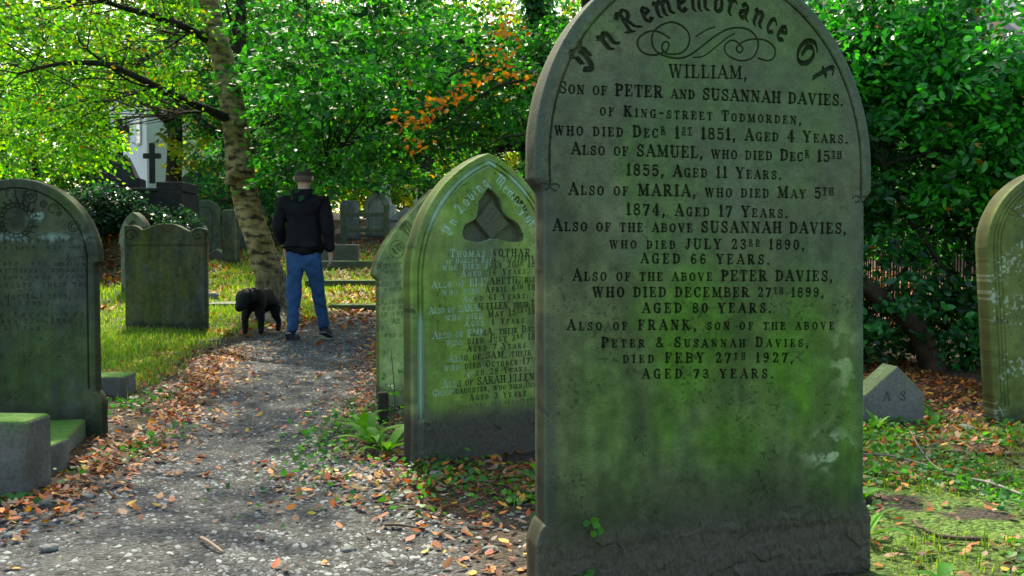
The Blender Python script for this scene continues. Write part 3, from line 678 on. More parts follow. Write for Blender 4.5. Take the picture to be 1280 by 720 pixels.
# carved wreath and two scrolls in the arch
def ring(x, y, r, turns=1.0, k=1.0, w=.003, n=40, idn=2):
    c = S4.px(x, y); ras.path([(c[0] + r * (1 - (1 - k) * q / (turns * 6.283)) * math.cos(q), c[1] + r * (1 - (1 - k) * q / (turns * 6.283)) * math.sin(q)) for q in np.linspace(0, turns * 6.283, n)], w, .006, idn, .8)
ring(20, 276, .085, 1, 1, .006); ring(20, 276, .066, 1, 1, .003)
for q in np.arange(0, 6.28, .32):
    c = S4.px(20, 276); ras.seg((c[0] + .07 * math.cos(q), c[1] + .07 * math.sin(q)), (c[0] + .105 * math.cos(q + .25), c[1] + .105 * math.sin(q + .25)), .005, .006, 2)
ring(38, 246, .032, 1, 1); ring(38, 246, .017, 1.5, .3); ring(92, 284, .032, 2, .2); ring(54, 256, .02, 1.5, .2); ring(66, 262, .03, .8, .5); ring(74, 268, .014, 1.4, .3)
a4, h4, z4 = .40, .405, .865
def W4(z):
    z = np.asarray(z, float); w = np.where(z > z4, a4 * np.sqrt(np.clip(1 - (np.clip(z - z4, 0, h4) / h4) ** 2, 0, 1)), a4)
    w = np.where(z < z4, .377 + .023 * ss(.845, .865, z), w) + np.where(z < .22, .030 * np.sqrt(np.clip((.22 - z) / .05, 0, 1)), 0); return np.maximum(w, .001)
P = [(.352, .90)] + [((a4 - .048) * math.cos(q), z4 + (h4 - .048) * math.sin(q)) for q in np.linspace(0.05, math.pi - .05, 60)] + [(-.352, .90)]
ras.path([(.352, .24)] + P + [(-.352, .24)], .0045, .009, 3, .6)
w4 = weathering((.075, .09, .045), (.055, .10, .012), (.028, .035, .018), 21.0, blobs=[(.1, .45, .25, .3, .6), (.1, .9, .3, .15, .3)], damp=.2, groove=.5,
    lime=[(.08, .98, .3, .02, .8, (.17, .23, .17)), (.12, 1.09, .05, .02, 1.2, (.2, .3, .22))])
root = S4.root("headstone", "dark round-topped headstone beside the path with a carved wreath in its arch")
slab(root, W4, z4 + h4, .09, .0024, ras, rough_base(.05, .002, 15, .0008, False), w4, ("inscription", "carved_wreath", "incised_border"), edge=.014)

# --- the leaning stone at the right edge
S5 = Stone((3.06, 5.40, 0), 4, -4)
ras = Raster(.52, 1.5, .002)
arc_px(S5, ras, "In Loving Memory", [(1268, 274), (1276, 255), (1287, 240), (1305, 226), (1330, 220), (1355, 226), (1375, 240), (1386, 262)], .06, depth=.004)
a5, h5, z5 = .43, .42, .95
def W5(z):
    z = np.asarray(z, float); return np.maximum(np.where(z > z5, a5 * np.sqrt(np.clip(1 - (np.clip(z - z5, 0, h5) / h5) ** 2, 0, 1)), a5), .001)
for off in (.03, .05, .07):
    P = [((a5 - off) * math.cos(q), z5 + (h5 - off) * math.sin(q)) for q in np.linspace(0, math.pi, 60)]
    ras.path([(a5 - off, .1)] + P + [(-(a5 - off), .1)], .003, .006, 2, .6)
w5 = weathering((.16, .19, .06), (.13, .17, .03), (.06, .075, .035), 33.0, blobs=[(-.25, .8, .2, .5, .7), (-.2, .3, .2, .3, .4)], damp=.12, speck=.9, speckc=(.42, .46, .34))
root = S5.root("headstone", "round-topped headstone at the far right leaning left, yellow-green face spotted with white lichen")
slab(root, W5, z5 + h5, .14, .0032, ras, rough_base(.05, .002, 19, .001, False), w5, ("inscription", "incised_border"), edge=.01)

# --- the far headstones, each coarser as it stands farther off
def plain_slab(loc, rz, W, H, T, seed, label, base, moss, dark, cuts=None, res=.012, roll=0, blobs=(), speck=0, edge=.012):
    s = Stone(loc, rz, roll); r = None; names = ()
    if cuts:
        r = Raster(float(np.max(W(np.linspace(0, H, 200)))) + .04, H + .05, .004); names = cuts(r)
    rt = s.root("headstone", label)
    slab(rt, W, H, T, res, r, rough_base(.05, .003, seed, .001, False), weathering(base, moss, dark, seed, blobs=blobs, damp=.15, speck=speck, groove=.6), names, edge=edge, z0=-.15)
    return rt
def gothic(a, z0, H):
    r_ = ((H - z0) ** 2 + a ** 2) / (2 * a)
    return lambda z: np.maximum(np.where(np.asarray(z) > z0, np.sqrt(np.clip(r_ ** 2 - np.clip(np.asarray(z, float) - z0, 0, None) ** 2, 0, None)) - (r_ - a), a * .88 + a * .12 * ss(z0 - .06, z0, np.asarray(z, float))), .001)
def roundh(a, z0, H, neck=.95):
    return lambda z: np.maximum(np.where(np.asarray(z) > z0, a * np.sqrt(np.clip(1 - (np.clip(np.asarray(z, float) - z0, 0, None) / (H - z0)) ** 2, 0, 1)), a * neck + a * (1 - neck) * ss(z0 - .05, z0, np.asarray(z, float))), .001)
p = at(167, 368, 15.2)
def cuts_hood(r):
    r.path([(x, .98 - abs(x) * .9 + .12) for x in np.linspace(-.14, .14, 12)] , .05, .03, 1, .3); return ("carved_recess",)
plain_slab((p.x, 15.2, gzf(p.x, 15.2)), -30, gothic(.33, .80, 1.27), 1.27, .12, 41, "pointed headstone half hidden behind the dark scroll-topped one", (.17, .19, .13), (.1, .15, .05), (.05, .06, .04), cuts_hood)
p = at(255, 322, 21.5)
def cuts_far(r):
    r.path([(-.17, .3), (-.17, .95), (-.1, 1.08), (.1, 1.08), (.17, .95), (.17, .3)], .012, .012, 1, .5); return ("incised_border",)
plain_slab((p.x, 21.5, gzf(p.x, 21.5)), 4, roundh(.36, .95, 1.25), 1.25, .12, 43, "round-topped mossy headstone left of the leaning tree with a small gabled stone at its foot", (.13, .15, .09), (.09, .13, .03), (.04, .05, .03), cuts_far)
p = at(286, 325, 20.2)
plain_slab((p.x, 20.2, gzf(p.x, 20.2)), -35, roundh(.22, 1.0, 1.15), 1.10, .12, 44, "narrow pale headstone seen nearly edge-on just left of the tree", (.17, .20, .12), (.12, .17, .05), (.08, .09, .05))
p = at(311, 318, 23.0)
def cuts_rows(r):
    for x in np.arange(-.2, .21, .055): r.seg((x, .66), (x, .86), .012, .012, 1)
    return ("carved_bars",)
plain_slab((p.x, 23.0, gzf(p.x, 23.0)), 3, roundh(.40, .95, 1.05), 1.05, .12, 45, "wide shaded headstone directly behind the leaning tree", (.08, .09, .06), (.06, .08, .03), (.03, .04, .03), cuts_rows)
p = at(437, 299, 26.0)
plain_slab((p.x, 26.0, gzf(p.x, 26.0)), 0, lambda z: np.where(np.asarray(z) > .93, .20, .25) * 1.0, 1.0, .12, 46, "square-shouldered grey headstone just right of the walking man", (.19, .20, .17), (.12, .15, .08), (.1, .11, .08))
p = at(471, 296, 26.6)
def cuts_g(r):
    r.path([(-.22, .1), (-.22, .75), (-.12, .98), (0, 1.08), (.12, .98), (.22, .75), (.22, .1)], .015, .02, 1, .5); return ("incised_border",)
plain_slab((p.x, 26.6, gzf(p.x, 26.6)), 2, gothic(.34, .72, 1.2), 1.2, .14, 47, "pale pointed headstone standing behind the mossy rail fence", (.26, .27, .20), (.14, .18, .09), (.12, .13, .1), cuts_g)
p = at(241, 250, 29.0)
plain_slab((p.x, 29.0, gzf(p.x, 29.0) + .05), 5, roundh(.34, .45, .78), .78, .12, 48, "small dark round-topped headstone far back beside the black cross", (.07, .08, .05), (.06, .09, .02), (.04, .05, .03))
p = at(38, 232, 16.0)
plain_slab((p.x, 16.0, gzf(p.x, 16.0) - .3), 5, lambda z: np.full(np.shape(z), .10), 1.75, .15, 49, "slim pale pillar-like stone behind the left headstone's arch", (.22, .23, .17), (.13, .17, .08), (.12, .13, .1))

# dark square stone with a scrolled top
root = empty("headstone", (-3.96, 11.35, gzf(-3.96, 11.35)), "dark square headstone with a scroll-cut top standing on the lawn", "headstone", (0, 0, R_(-3)))
prof = smooth_path([(-.49, 1.17), (-.46, 1.2), (-.38, 1.205), (-.31, 1.18), (-.27, 1.155), (-.20, 1.17), (-.10, 1.21), (.0, 1.22), (.12, 1.21), (.22, 1.165), (.28, 1.135), (.33, 1.155), (.40, 1.175), (.46, 1.16), (.49, 1.12)], 4)
hx = np.array([q[0] for q in prof]); hz = np.array([q[1] for q in prof])
nx, nz = 170, 200; xs = np.linspace(-.47, .47, nx); top = np.interp(xs, hx, hz)
U = np.linspace(0, 1, nz)[:, None]; Zg = -.12 + U * (top[None, :] + .12); Xg = np.repeat(xs[None, :], nz, 0)
de = np.minimum(np.minimum(Xg + .47, .47 - Xg), top[None, :] - Zg)
ras = Raster(.55, 1.3, .003)
for sg in (-1, 1):
    c = (sg * .39, 1.08); ras.path([(c[0] + .085 * (1 - q / 9) * math.cos(q), c[1] + .085 * (1 - q / 9) * math.sin(q)) for q in np.linspace(0, 8, 40)], .008, .012, 1)
ras.path([(-.45, .97), (.45, .97)], .006, .01, 1)
d, I = ras.sample(Xg, np.clip(Zg, 0, None)); Yg = d + np.clip(1 - de / .014, 0, 1) ** 2 * .012 + rough_base(.05, .002, 51, .001, False)(Xg, Zg, de)
cg = 1.15 * weathering((.072, .070, .032), (.066, .085, .008), (.024, .028, .016), 51, blobs=[(.0, .55, .1, .4, .8), (.25, .5, .1, .3, .6), (-.2, .5, .08, .3, .5)], damp=.12, speck=0)(Xg, Zg, de, d)
V = np.stack([Xg, Yg, Zg], -1).reshape(-1, 3); idx = np.arange(nx * nz).reshape(nz, nx)
F = np.stack([idx[:-1, :-1], idx[:-1, 1:], idx[1:, 1:], idx[1:, :-1]], -1).reshape(-1, 4); Fi = np.maximum(I[:-1, :-1], I[1:, 1:]).reshape(-1)
loop = np.concatenate([idx[:, 0], idx[-1, 1:], idx[-2::-1, -1]]); LV = V[loop].copy(); LV[:, 1] = .11; nb = len(V)
n = len(loop); a = np.arange(n); SF = np.stack([loop[:-1], loop[1:], nb + a[1:], nb + a[:-1]], -1)
bl = nb + a[:nz]; br = nb + a[-nz:][::-1]; BF = np.stack([bl[:-1], bl[1:], br[1:], br[:-1]], -1)
V = np.concatenate([V, LV]); cg = np.concatenate([cg.reshape(-1, 3), cg.reshape(-1, 3)[loop]])
F = np.concatenate([F, SF, BF]); Fi = np.concatenate([Fi, np.zeros(len(SF) + len(BF), int)])
sub_mesh("slab", V, F, Fi == 0, col=cg, mat=M_STONE, parent=root); sub_mesh("carving", V, F, Fi == 1, col=cg, mat=M_STONE, parent=root)
# upper back strip between the shoulders of the scroll top
mb = MB(); tp = [(x, z) for x, z in zip(xs, top)]
vs = [(x, .1105, z) for x, z in tp] + [(x, .1105, 1.0) for x, z in tp]; k = len(tp)
mb.add(vs, [(i, i + 1, k + i + 1, k + i) for i in range(k - 1)]); mb.build("back_face", M_DARKST, root)
# ---------------------------------------------------------------- low stones, tombs, crosses
def put(name, label, cat, loc, rot=(0, 0, 0), group=None): return empty(name, loc, label, cat, rot, group)

def one(mb, name, m, label, cat, loc=(0, 0, 0), rz=0, group=None):
    o = mb.build(name, m); o.location = loc; o.rotation_euler = (0, 0, R_(rz)); return tag(o, label, cat, group)

mb = MB(); mb.box(-.27, .17, 0, .2, -.1, .287, .012); one(mb, "kerb_post", M_KERB, "thick square grave kerb block with bright green mossy top at the lower left corner", "kerb block", (-1.965, 3.65, 0), -3)
mb = MB(); mb.box(-.115, .085, 0, .17, -.08, .138, .008); one(mb, "kerb_post", M_KERB, "small square kerb block just behind the thick corner block", "kerb block", (-1.93, 3.95, 0), -2)
mb = MB(); mb.box(-.1, .09, 0, .66, -.08, .092, .01); one(mb, "kerb_stone", M_KERB, "low mossy kerb slab running from the small block to the wreath headstone", "kerb stone", (-2.02, 4.2, 0), 14)
mb = MB(); mb.box(-.5, .06, 0, .26, -.08, .13, .01); one(mb, "kerb_stone", M_KERB, "mossy kerb block poking out behind the wreath headstone", "kerb stone", (-2.50, 6.2, .0), 2)

# gabled foot stone on the right
root = put("footstone", "small gable-topped stone carved A S behind the large headstone", "footstone", (2.02, 5.24, -.01), (0, 0, R_(9)))
mb = MB(); mb.prism([(-.165, -.1), (.175, -.1), (.175, .17), (.02, .315), (-.165, .165)], 0, .16, .006); mb.build("block", M_KERB_LOW, root)
for ch, xo in (("A", -.062), ("S", .035)):
    m2 = MB(); w, st = glyph(ch)
    for wd, pts in st:
        for a, b in zip(pts[:-1], pts[1:]):
            a = np.array(a) * .05; b = np.array(b) * .05; d_ = (b - a) / (np.hypot(*(b - a)) or 1); nn = np.array([-d_[1], d_[0]]) * wd * .022
            q = [a - nn, b - nn, b + nn, a + nn]; o_ = (xo, .135)
            m2.add([(x + o_[0], -.0025, z + o_[1]) for x, z in q] + [(x + o_[0], .004, z + o_[1]) for x, z in q], [(0, 1, 2, 3), (4, 7, 6, 5), (0, 4, 5, 1), (1, 5, 6, 2), (2, 6, 7, 3), (3, 7, 4, 0)])
    m2.build("carved_letter", simple("grimy_letter", (.075, .08, .06)) if ch == "A" else bpy.data.materials["grimy_letter"], root)

p = at(269, 329, 20.6)
mb = MB(); mb.prism([(-.32, -.15), (.32, -.15), (.30, .08), (.02, .26), (-.3, .06)], 0, .3, .02); one(mb, "footstone", M_KERB_LOW, "mossy gabled grave stone low in the grass beyond the dark square headstone", "footstone", (p.x, 20.6, gzf(p.x, 20.6)))

# post stub in the weeds beside the pale green stone
mb = MB(); mb.box(-.03, .03, 0, .05, -.1, .155, .006, (.003, .002)); one(mb, "wooden_stub", simple("old_wood", (.03, .025, .018), (.06, .05, .035), 40, .9, .2, .6), "short dark square post stub in the weeds left of the trefoil headstone", "post", (-.69, 5.32, 0), 12)

M_KERB_MOSS = stone_plain('dark_mossy_kerb', (.06, .065, .045), (.10, .11, .07), (.07, .12, .02), .6, 5, .7)  # darker, greener stone for the kerbs beyond the man
# low kerbs lying across behind the man
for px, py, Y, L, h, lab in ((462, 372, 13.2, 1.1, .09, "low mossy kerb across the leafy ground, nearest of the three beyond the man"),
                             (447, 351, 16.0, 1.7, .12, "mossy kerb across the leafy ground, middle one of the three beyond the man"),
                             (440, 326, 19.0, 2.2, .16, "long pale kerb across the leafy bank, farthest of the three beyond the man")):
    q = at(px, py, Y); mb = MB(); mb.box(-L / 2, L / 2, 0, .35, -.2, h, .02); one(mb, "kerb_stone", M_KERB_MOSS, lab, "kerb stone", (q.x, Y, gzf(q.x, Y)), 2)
q = at(425, 318, 19.6); mb = MB(); mb.box(-.35, .35, 0, .3, -.2, .42, .02); one(mb, "tomb_block", M_DARKST, "dark stone block on the bank by the man's hand", "tomb", (q.x, 19.6, gzf(q.x, 19.6)), 3)
q = at(262, 362, 14.6)
mb = MB(); mb.box(-.16, .16, 0, .2, -.1, .10, .03, (.03, .03)); one(mb, "rock", M_GREYST, "pale grey rock in the grass left of the black dog", "rock", (q.x, 14.6, gzf(q.x, 14.6)), 20)
q = at(275, 374, 13.6)
mb = MB(); mb.box(-.45, .45, 0, .5, -.1, .05, .02); one(mb, "ledger_slab", M_GREYST, "flat pale grave slab in the grass behind the black dog", "grave slab", (q.x, 13.6, gzf(q.x, 13.6)), 12)

# mossy rails
q0 = at(443, 300, 23.5); q1 = at(483, 300, 23.5)
root = put("rail_fence", "low mossy two-rail fence in front of the pale pointed headstone", "fence", (q0.x, 23.5, gzf(q0.x, 23.5)))
L = q1.x - q0.x
for x in (-.25, L):
    mb = MB(); mb.box(x - .06, x + .06, -.05, .05, -.2, 1.0, .01); mb.build("post", M_WOOD, root)
for z in (.36, .72):
    mb = MB(); mb.box(-.19, L - .061, -.03, .03, z, z + .10, .01); mb.build("rail", M_WOOD, root)

# raised dark tomb wall with two crosses
p = at(175, 262, 19.0); g = gzf(p.x, 19.0)
root = put("raised_tomb", "long dark raised tomb under the black stone cross", "tomb", (p.x, 19.0, p.z - .05))
wl_ = at(130, 262, 19).x - p.x; wr = at(227, 262, 19).x - p.x
mb = MB(); mb.box(wl_, wr, 0, 1.1, -1.2, .40, .02); mb.build("wall", M_BLACKST, root)
mb = MB(); mb.box(wl_ - .05, wr - .45, -.04, 1.14, .402, .46, .015); mb.build("coping", M_BLACKST, root)
mb = MB(); mb.box(wr - .49, wr + .02, .02, 1.0, .402, .58, .015); mb.build("corner_block", M_BLACKST, root)
def cross(loc, h, w, t, zc, label, base=None, rz=0):
    r = put("stone_cross", label, "cross", loc, (0, 0, R_(rz)))
    if base:
        for k, (bw, b0, b1, tp) in enumerate(base):
            mb = MB(); mb.box(-bw, bw, -bw * .8, bw * .8, b0 + .002 * k, b1, .015, (tp, tp * .8)); mb.build("plinth", M_BLACKST, r)
    z0 = base[-1][2] + .002 if base else 0
    mb = MB(); mb.box(-t, t, -t * .8, t * .8, z0, h, .012); mb.build("shaft", M_BLACKST, r)
    for sg in (-1, 1):
        mb = MB(); mb.box(*sorted((sg * (t + .001), sg * w)), -t * .7, t * .7, zc - t, zc + t, .012); mb.build("arm", M_BLACKST, r)
    return r
q = at(190.5, 228, 19.3); cross((q.x, 19.3, q.z - .02), .78, .17, .05, .53, "small dark stone cross standing on the long raised tomb")
q = at(150, 250, 20.5); g = gzf(q.x, 20.5)
cross((q.x, 20.5, g), at(150, 148, 20.5).z - g, .20, .07, at(150, 162, 20.5).z - g, "tall dark cross on a stepped plinth behind the raised tomb", [(.50, -.3, .75, .05), (.36, .75, 1.2, .18)], 10)

# white obelisk and coped tomb far back
q = at(526, 268, 32.0); g = gzf(q.x, 32)
root = put("obelisk", "tall slim white obelisk glimpsed beside the pointed headstone", "obelisk", (q.x, 32, q.z - .3))
mb = MB(); mb.box(-.21, .21, -.2, .2, 0, .75, .02); mb.build("pedestal", M_WHITEST, root)
mb = MB(); mb.box(-.15, .15, -.14, .14, .752, 1.60, .01, (.06, .06)); mb.build("shaft", M_WHITEST, root)
mb = MB(); mb.box(-.09, .09, -.08, .08, 1.602, 1.70, .01, (.06, .05)); mb.build("capstone", M_WHITEST, root)
q = at(508, 272, 25.0)
root = put("coped_tomb", "grey gabled tomb cover behind the pale green headstone", "tomb", (q.x, 25, gzf(q.x, 25)), (0, 0, R_(-20)))
mb = MB(); mb.box(-.5, .5, 0, 1.2, -.3, .52, .02); mb.build("chest", M_GREYST, root)
mb = MB(); mb.prism([(-.55, .524), (.55, .524), (0, .85)], -.05, 1.25, .02); mb.build("gable_lid", M_GREYST, root)
q = at(486, 258, 34.0)
root = put("angel_statue", "bright white weathered memorial behind the pale pointed headstone", "memorial", (at(480, 258, 34).x, 34.0, gzf(-4, 34)))
mb = MB(); mb.box(-.4, .4, -.3, .3, -.2, .5, .03); mb.build("pedestal", M_WHITEST, root)
mb = MB(); mb.tube([(0, 0, .5), (0, 0, .9), (0, .02, 1.15), (.02, 0, 1.3), (.02, 0, 1.5)], [.28, .2, .22, .09, .1], 10); mb.build("figure", M_WHITEST, root, True)
root.name = "white_memorial"

# pale walled building seen through the leaves at the left, brick house at the upper right
M_RENDER = simple("pale_render", (.80, .82, .86), (.88, .90, .92), 1.5, .9, .2)
M_SLATE = simple("slate_roof", (.10, .11, .13), (.16, .17, .2), 4, .7, .3, .4)
M_GLASS = simple("window_glass", (.02, .03, .05), None, 3, .1, .6)
M_FRAME = simple("window_frame", (.6, .62, .65))
a = at(120, 230, 40); b = at(196, 230, 40)
root = put("white_house", "pale rendered house wall glimpsed between the two dark crosses", "house", (a.x - .4, 42.5, gzf(a.x, 40) - 1.0), (0, 0, R_(-58)))
w = 7.0; mb = MB(); mb.box(0, w, 0, 5, 0, 5.4); mb.build("wall", M_RENDER, root)
mb = MB(); mb.prism([(-.3, 5.404), (w + .3, 5.404), (w / 2, 7.4)], -.3, 5.3, .02); mb.build("roof", M_SLATE, root)
for x in (w * .52, w * .84):
    m_ = MB(); m_.box(x - .35, x + .35, -.06, -.003, 2.9, 4.1); f_ = m_.build("window", M_FRAME, root); m_ = MB(); m_.box(x - .29, x + .29, -.07, -.062, 2.96, 4.04); m_.build("pane", M_GLASS, f_)

m, N, L, P = nt("orange_brick"); tc = N.new("ShaderNodeTexCoord"); br = N.new("ShaderNodeTexBrick"); br.inputs["Scale"].default_value = 4.2
br.inputs["Color1"].default_value = (.72, .40, .20, 1); br.inputs["Color2"].default_value = (.80, .48, .27, 1); br.inputs["Mortar"].default_value = (.42, .34, .26, 1); br.inputs["Mortar Size"].default_value = .012
mp = N.new("ShaderNodeMapping"); mp.inputs["Rotation"].default_value = (math.pi / 2, 0, 0); L.new(tc.outputs["Object"], mp.inputs[0]); L.new(mp.outputs[0], br.inputs["Vector"]); L.new(br.outputs[0], P.inputs["Base Color"]); P.inputs["Roughness"].default_value = .9
M_BRICK = m
root = put("brick_house", "orange brick house behind the evergreen shrubs at the upper right", "house", (8.6, 22, gzf(9, 22) - 1.0), (0, 0, R_(-12)))
mb = MB(); mb.box(-1.5, 2.0, 0, 5, 0, 8.5); mb.build("wall", M_BRICK, root)
mb = MB(); mb.box(2.003, 7.5, .6, 5.5, 0, 5.0); mb.build("side_wing", M_BRICK, root)
mb = MB(); mb.add([(1.9, .3, 4.75), (7.9, .3, 5.3), (7.9, 5.6, 8.4), (1.9, 5.6, 8.1), (1.9, .3, 4.95), (7.9, .3, 5.5), (7.9, 5.6, 8.6), (1.9, 5.6, 8.3)], [(0, 3, 2, 1), (4, 5, 6, 7), (0, 1, 5, 4), (1, 2, 6, 5), (2, 3, 7, 6), (3, 0, 4, 7)]); rf = mb.build("roof", M_SLATE, root)
mb = MB(); mb.box(1.95, 7.9, .18, .29, 4.72, 4.86); mb.build("gutter", simple("grey_gutter", (.35, .38, .42)), rf)
for x, z in ((1.3, 5.6), (-.5, 5.6), (1.3, 3.0)):
    m_ = MB(); m_.box(x - .4, x + .4, -.05, -.003, z, z + 1.3); f_ = m_.build("window", M_FRAME, root); m_ = MB(); m_.box(x - .34, x + .34, -.06, -.052, z + .06, z + 1.24); m_.build("pane", M_GLASS, f_)

# reed screen behind the shrubs on the right
root = put("reed_screen", "brown reed screen fence in deep shade behind the right shrubs", "fence", (1.9, 10.4, 0), (0, 0, R_(-4)))
mb = MB(); r_ = random.Random(4); x = 0
while x < 9.5:
    h = 1.65 + r_.uniform(-.05, .05); t = r_.uniform(.006, .011); mb.box(x, x + t * 1.7, r_.uniform(0, .01), .02, -.1, h); x += r_.uniform(.02, .034)
mb.build("reeds", simple("reed", (.03, .021, .012), (.06, .042, .022), 9, .8, .2), root)  # reed colour darkened to stand in for the deep shade
for z in (.4, 1.0, 1.5):
    mb = MB(); mb.tube([(0, .035, z), (9.5, .035, z)], .012, 5); mb.build("crossbar", M_BARK_DARK, root)
for x in (.1, 3.2, 6.4, 9.4):
    mb = MB(); mb.box(x - .04, x + .04, .06, .14, -.2, 1.75, .004); mb.build("post", M_BARK_DARK, root)
# ---------------------------------------------------------------- ground, path, gravel
def path_edges(y):
    y = np.asarray(y, float)
    l = np.interp(y, [0, 2.4, 3.5, 4.6, 5.6, 7.3, 8.6, 9.8, 11.2, 13, 15, 18], [-3.6, -2.2, -1.62, -1.72, -1.9, -2.22, -2.45, -2.62, -2.7, -1.9, -1.0, .4])
    r = np.interp(y, [0, 2.4, 3.0, 3.5, 4.6, 6.1, 8.5, 10.8, 13, 15, 18], [.2, .0, -.08, -.22, -.72, -.95, -1.2, -1.35, -.9, .2, 1.6])
    return l, r
def edge_w(x, y, off=.0):
    """1 on the path, 0 off it, ragged"""
    l, r = path_edges(y); n = (fbm(x + 9, y + 3, 2.6, 4, 5) - .5) * .5
    return ss(l - .12 + n, l + .16 + n, x) * ss(r + .12 - n, r - .16 - n, x) * ss(15.5, 13.0, y)

def litter_w(x, y):
    """how thickly leaves lie"""
    x = np.asarray(x, float); y = np.asarray(y, float)
    l, r = path_edges(y); d = np.exp(-np.abs(x - (l - .02)) / .13) * 1.4 * ss(10, 8, y) * (.1 + 1.5 * fbm(x, y, 1.6, 3, 7))
    d = np.maximum(d, .010 * (np.abs(y - 6) < 5)); d = np.maximum(d, np.exp(-np.abs(x - (r + .02)) / .12) * .45)
    far = ss(10.8, 12.0, y) * ss(-3.6, -2.4, x) * .75 * (1 - .75 * edge_w(x, y)); d = np.maximum(d, far)
    lawn = ss(l - .1, l - .5, x) * ss(5, 6.5, y) * .30 * ss(.4, .62, fbm(x + 5, y, 1.1, 3, 3)) * 1.3; d = np.maximum(d, lawn)
    right = ss(.9, 1.15, x) * (.08 + .42 * ss(.45, .65, fbm(x, y + 2, 1.4, 3, 9))); d = np.maximum(d, right * ss(9.5, 8, y))
    s2 = np.exp(-(((x + .05) / .65) ** 2 + ((y - 3.9) / .35) ** 2)) * .85; d = np.maximum(d, s2)
    d = np.maximum(d, ss(12, 14, y) * ss(-4.6, -6.0, x) * .5 * ss(.3, .6, fbm(x, y, .6, 2, 31)) * ss(24, 18, y)); d = np.maximum(d, ss(-5.9, -6.5, x) * ss(15.8, 16.8, y) * .95 * ss(26, 20, y))
    d = np.maximum(d, ss(1.2, 1.5, x) * ss(5.3, 6.0, y) * ss(9.5, 8.5, y) * .8)
    return np.clip(d, 0, 1)

def grass_w(x, y):
    x = np.asarray(x, float); y = np.asarray(y, float); l, r = path_edges(y)
    g = ss(l - .22, l - .6, x + .25 * (fbm(x, y, 2, 3, 14) - .5)) * ss(5.9, 6.8, y) * ss(26, 15, y)
    g = g * (1 - .75 * ss(-5.6, -7.2, x) * ss(14, 16, y)) * (.35 + .75 * ss(.3, .6, fbm(x, y, 1.2, 3, 33)))
    g2 = ss(1.0, 1.2, x) * ss(5.6, 5.0, y) * ss(.46, .62, fbm(x + 4, y, 2.2, 3, 45)) * .55
    g3 = ss(13, 15, y) * ss(-4, -2.5, x) * ss(2, .5, x) * .5 * ss(.5, .6, fbm(x, y, .8, 2, 41))
    return np.clip(np.maximum(np.maximum(g, g2), g3), 0, 1)

def ground_grid(x0, x1, y0, y1, nx, ny):
    X, Y = np.meshgrid(np.linspace(x0, x1, nx), np.linspace(y0, y1, ny)); return X, Y
# one sheet, finer near the camera
ys = np.unique(np.concatenate([np.linspace(-6, 1.6, 20), np.arange(1.6, 7, .022), np.arange(7, 14, .05), np.arange(14, 40, .25), np.linspace(40, 160, 30)]))
xs = np.unique(np.concatenate([np.linspace(-90, -10, 30), np.arange(-10, -3.2, .08), np.arange(-3.2, 3.2, .024), np.arange(3.2, 8, .08), np.linspace(8, 90, 30)]))
X, Y = np.meshgrid(xs, ys); pw = edge_w(X, Y); gw = grass_w(X, Y)
near = ss(13, 6, Y)
Z = gz(X, Y) + near * ((fbm(X, Y, 9, 4, 60) - .5) * .018 + (1 - pw) * (fbm(X + 3, Y, 3, 3, 61) - .5) * .035)
col = np.ones(X.shape + (3,)) * np.array((.040, .031, .022)); col *= (.6 + .8 * fbm(X, Y, 14, 4, 62))[..., None]
col = lerp(col, (.15, .08, .032), litter_w(X, Y) * .6 * ss(.35, .6, fbm(X, Y, 6, 3, 68)))
mossw = ss(.9, 1.15, X) * ss(6.2, 5.4, Y) * ss(.48, .6, fbm(X, Y, 2.4, 4, 63)); col = lerp(col, (.085, .15, .022), mossw * .85)
col = lerp(col, (.095, .14, .025), gw * .8)
pc = np.ones(X.shape + (3,)) * np.array((.066, .064, .060)); pc *= (.62 + .75 * fbm(X, Y, 22, 4, 64))[..., None]
pc = lerp(pc, (.040, .036, .031), ss(.48, .62, fbm(X, Y * .6, 1.8, 4, 65)) * .75)
col = col * (1 - pw[..., None]) + pc * pw[..., None]
V = np.stack([X, Y, Z], -1).reshape(-1, 3); ny, nx = X.shape; idx = np.arange(nx * ny).reshape(ny, nx)
F = np.stack([idx[:-1, :-1], idx[:-1, 1:], idx[1:, 1:], idx[1:, :-1]], -1).reshape(-1, 4)
m, N, L, P = nt("earth_and_gravel"); a_ = N.new("ShaderNodeAttribute"); a_.attribute_name = "tint"; tc = N.new("ShaderNodeTexCoord")
vo = N.new("ShaderNodeTexVoronoi"); vo.inputs["Scale"].default_value = 75; L.new(tc.outputs["Object"], vo.inputs["Vector"])
rr_ = N.new("ShaderNodeValToRGB"); rr_.color_ramp.elements[0].color = (.45, .45, .45, 1); rr_.color_ramp.elements[1].color = (1.7, 1.7, 1.7, 1)
sv = N.new("ShaderNodeSeparateColor"); L.new(vo.outputs["Color"], sv.inputs[0]); L.new(sv.outputs[0], rr_.inputs[0])
mx = N.new("ShaderNodeMix"); mx.data_type = 'RGBA'; mx.blend_type = 'MULTIPLY'; mx.inputs[0].default_value = 1
L.new(a_.outputs["Color"], mx.inputs[6]); L.new(rr_.outputs[0], mx.inputs[7]); L.new(mx.outputs[2], P.inputs["Base Color"]); P.inputs["Roughness"].default_value = .9; P.inputs["Specular IOR Level"].default_value = .2
bp = N.new("ShaderNodeBump"); bp.inputs["Strength"].default_value = .8; bp.inputs["Distance"].default_value = .012; L.new(vo.outputs["Distance"], bp.inputs["Height"]); bp.invert = True; L.new(bp.outputs[0], P.inputs["Normal"])
onp = (pw[:-1, :-1] > .5).reshape(-1)
g_ = sub_mesh("ground", V, F, ~onp, smooth=True, col=col.reshape(-1, 3), mat=m); tag(g_, kind="structure")
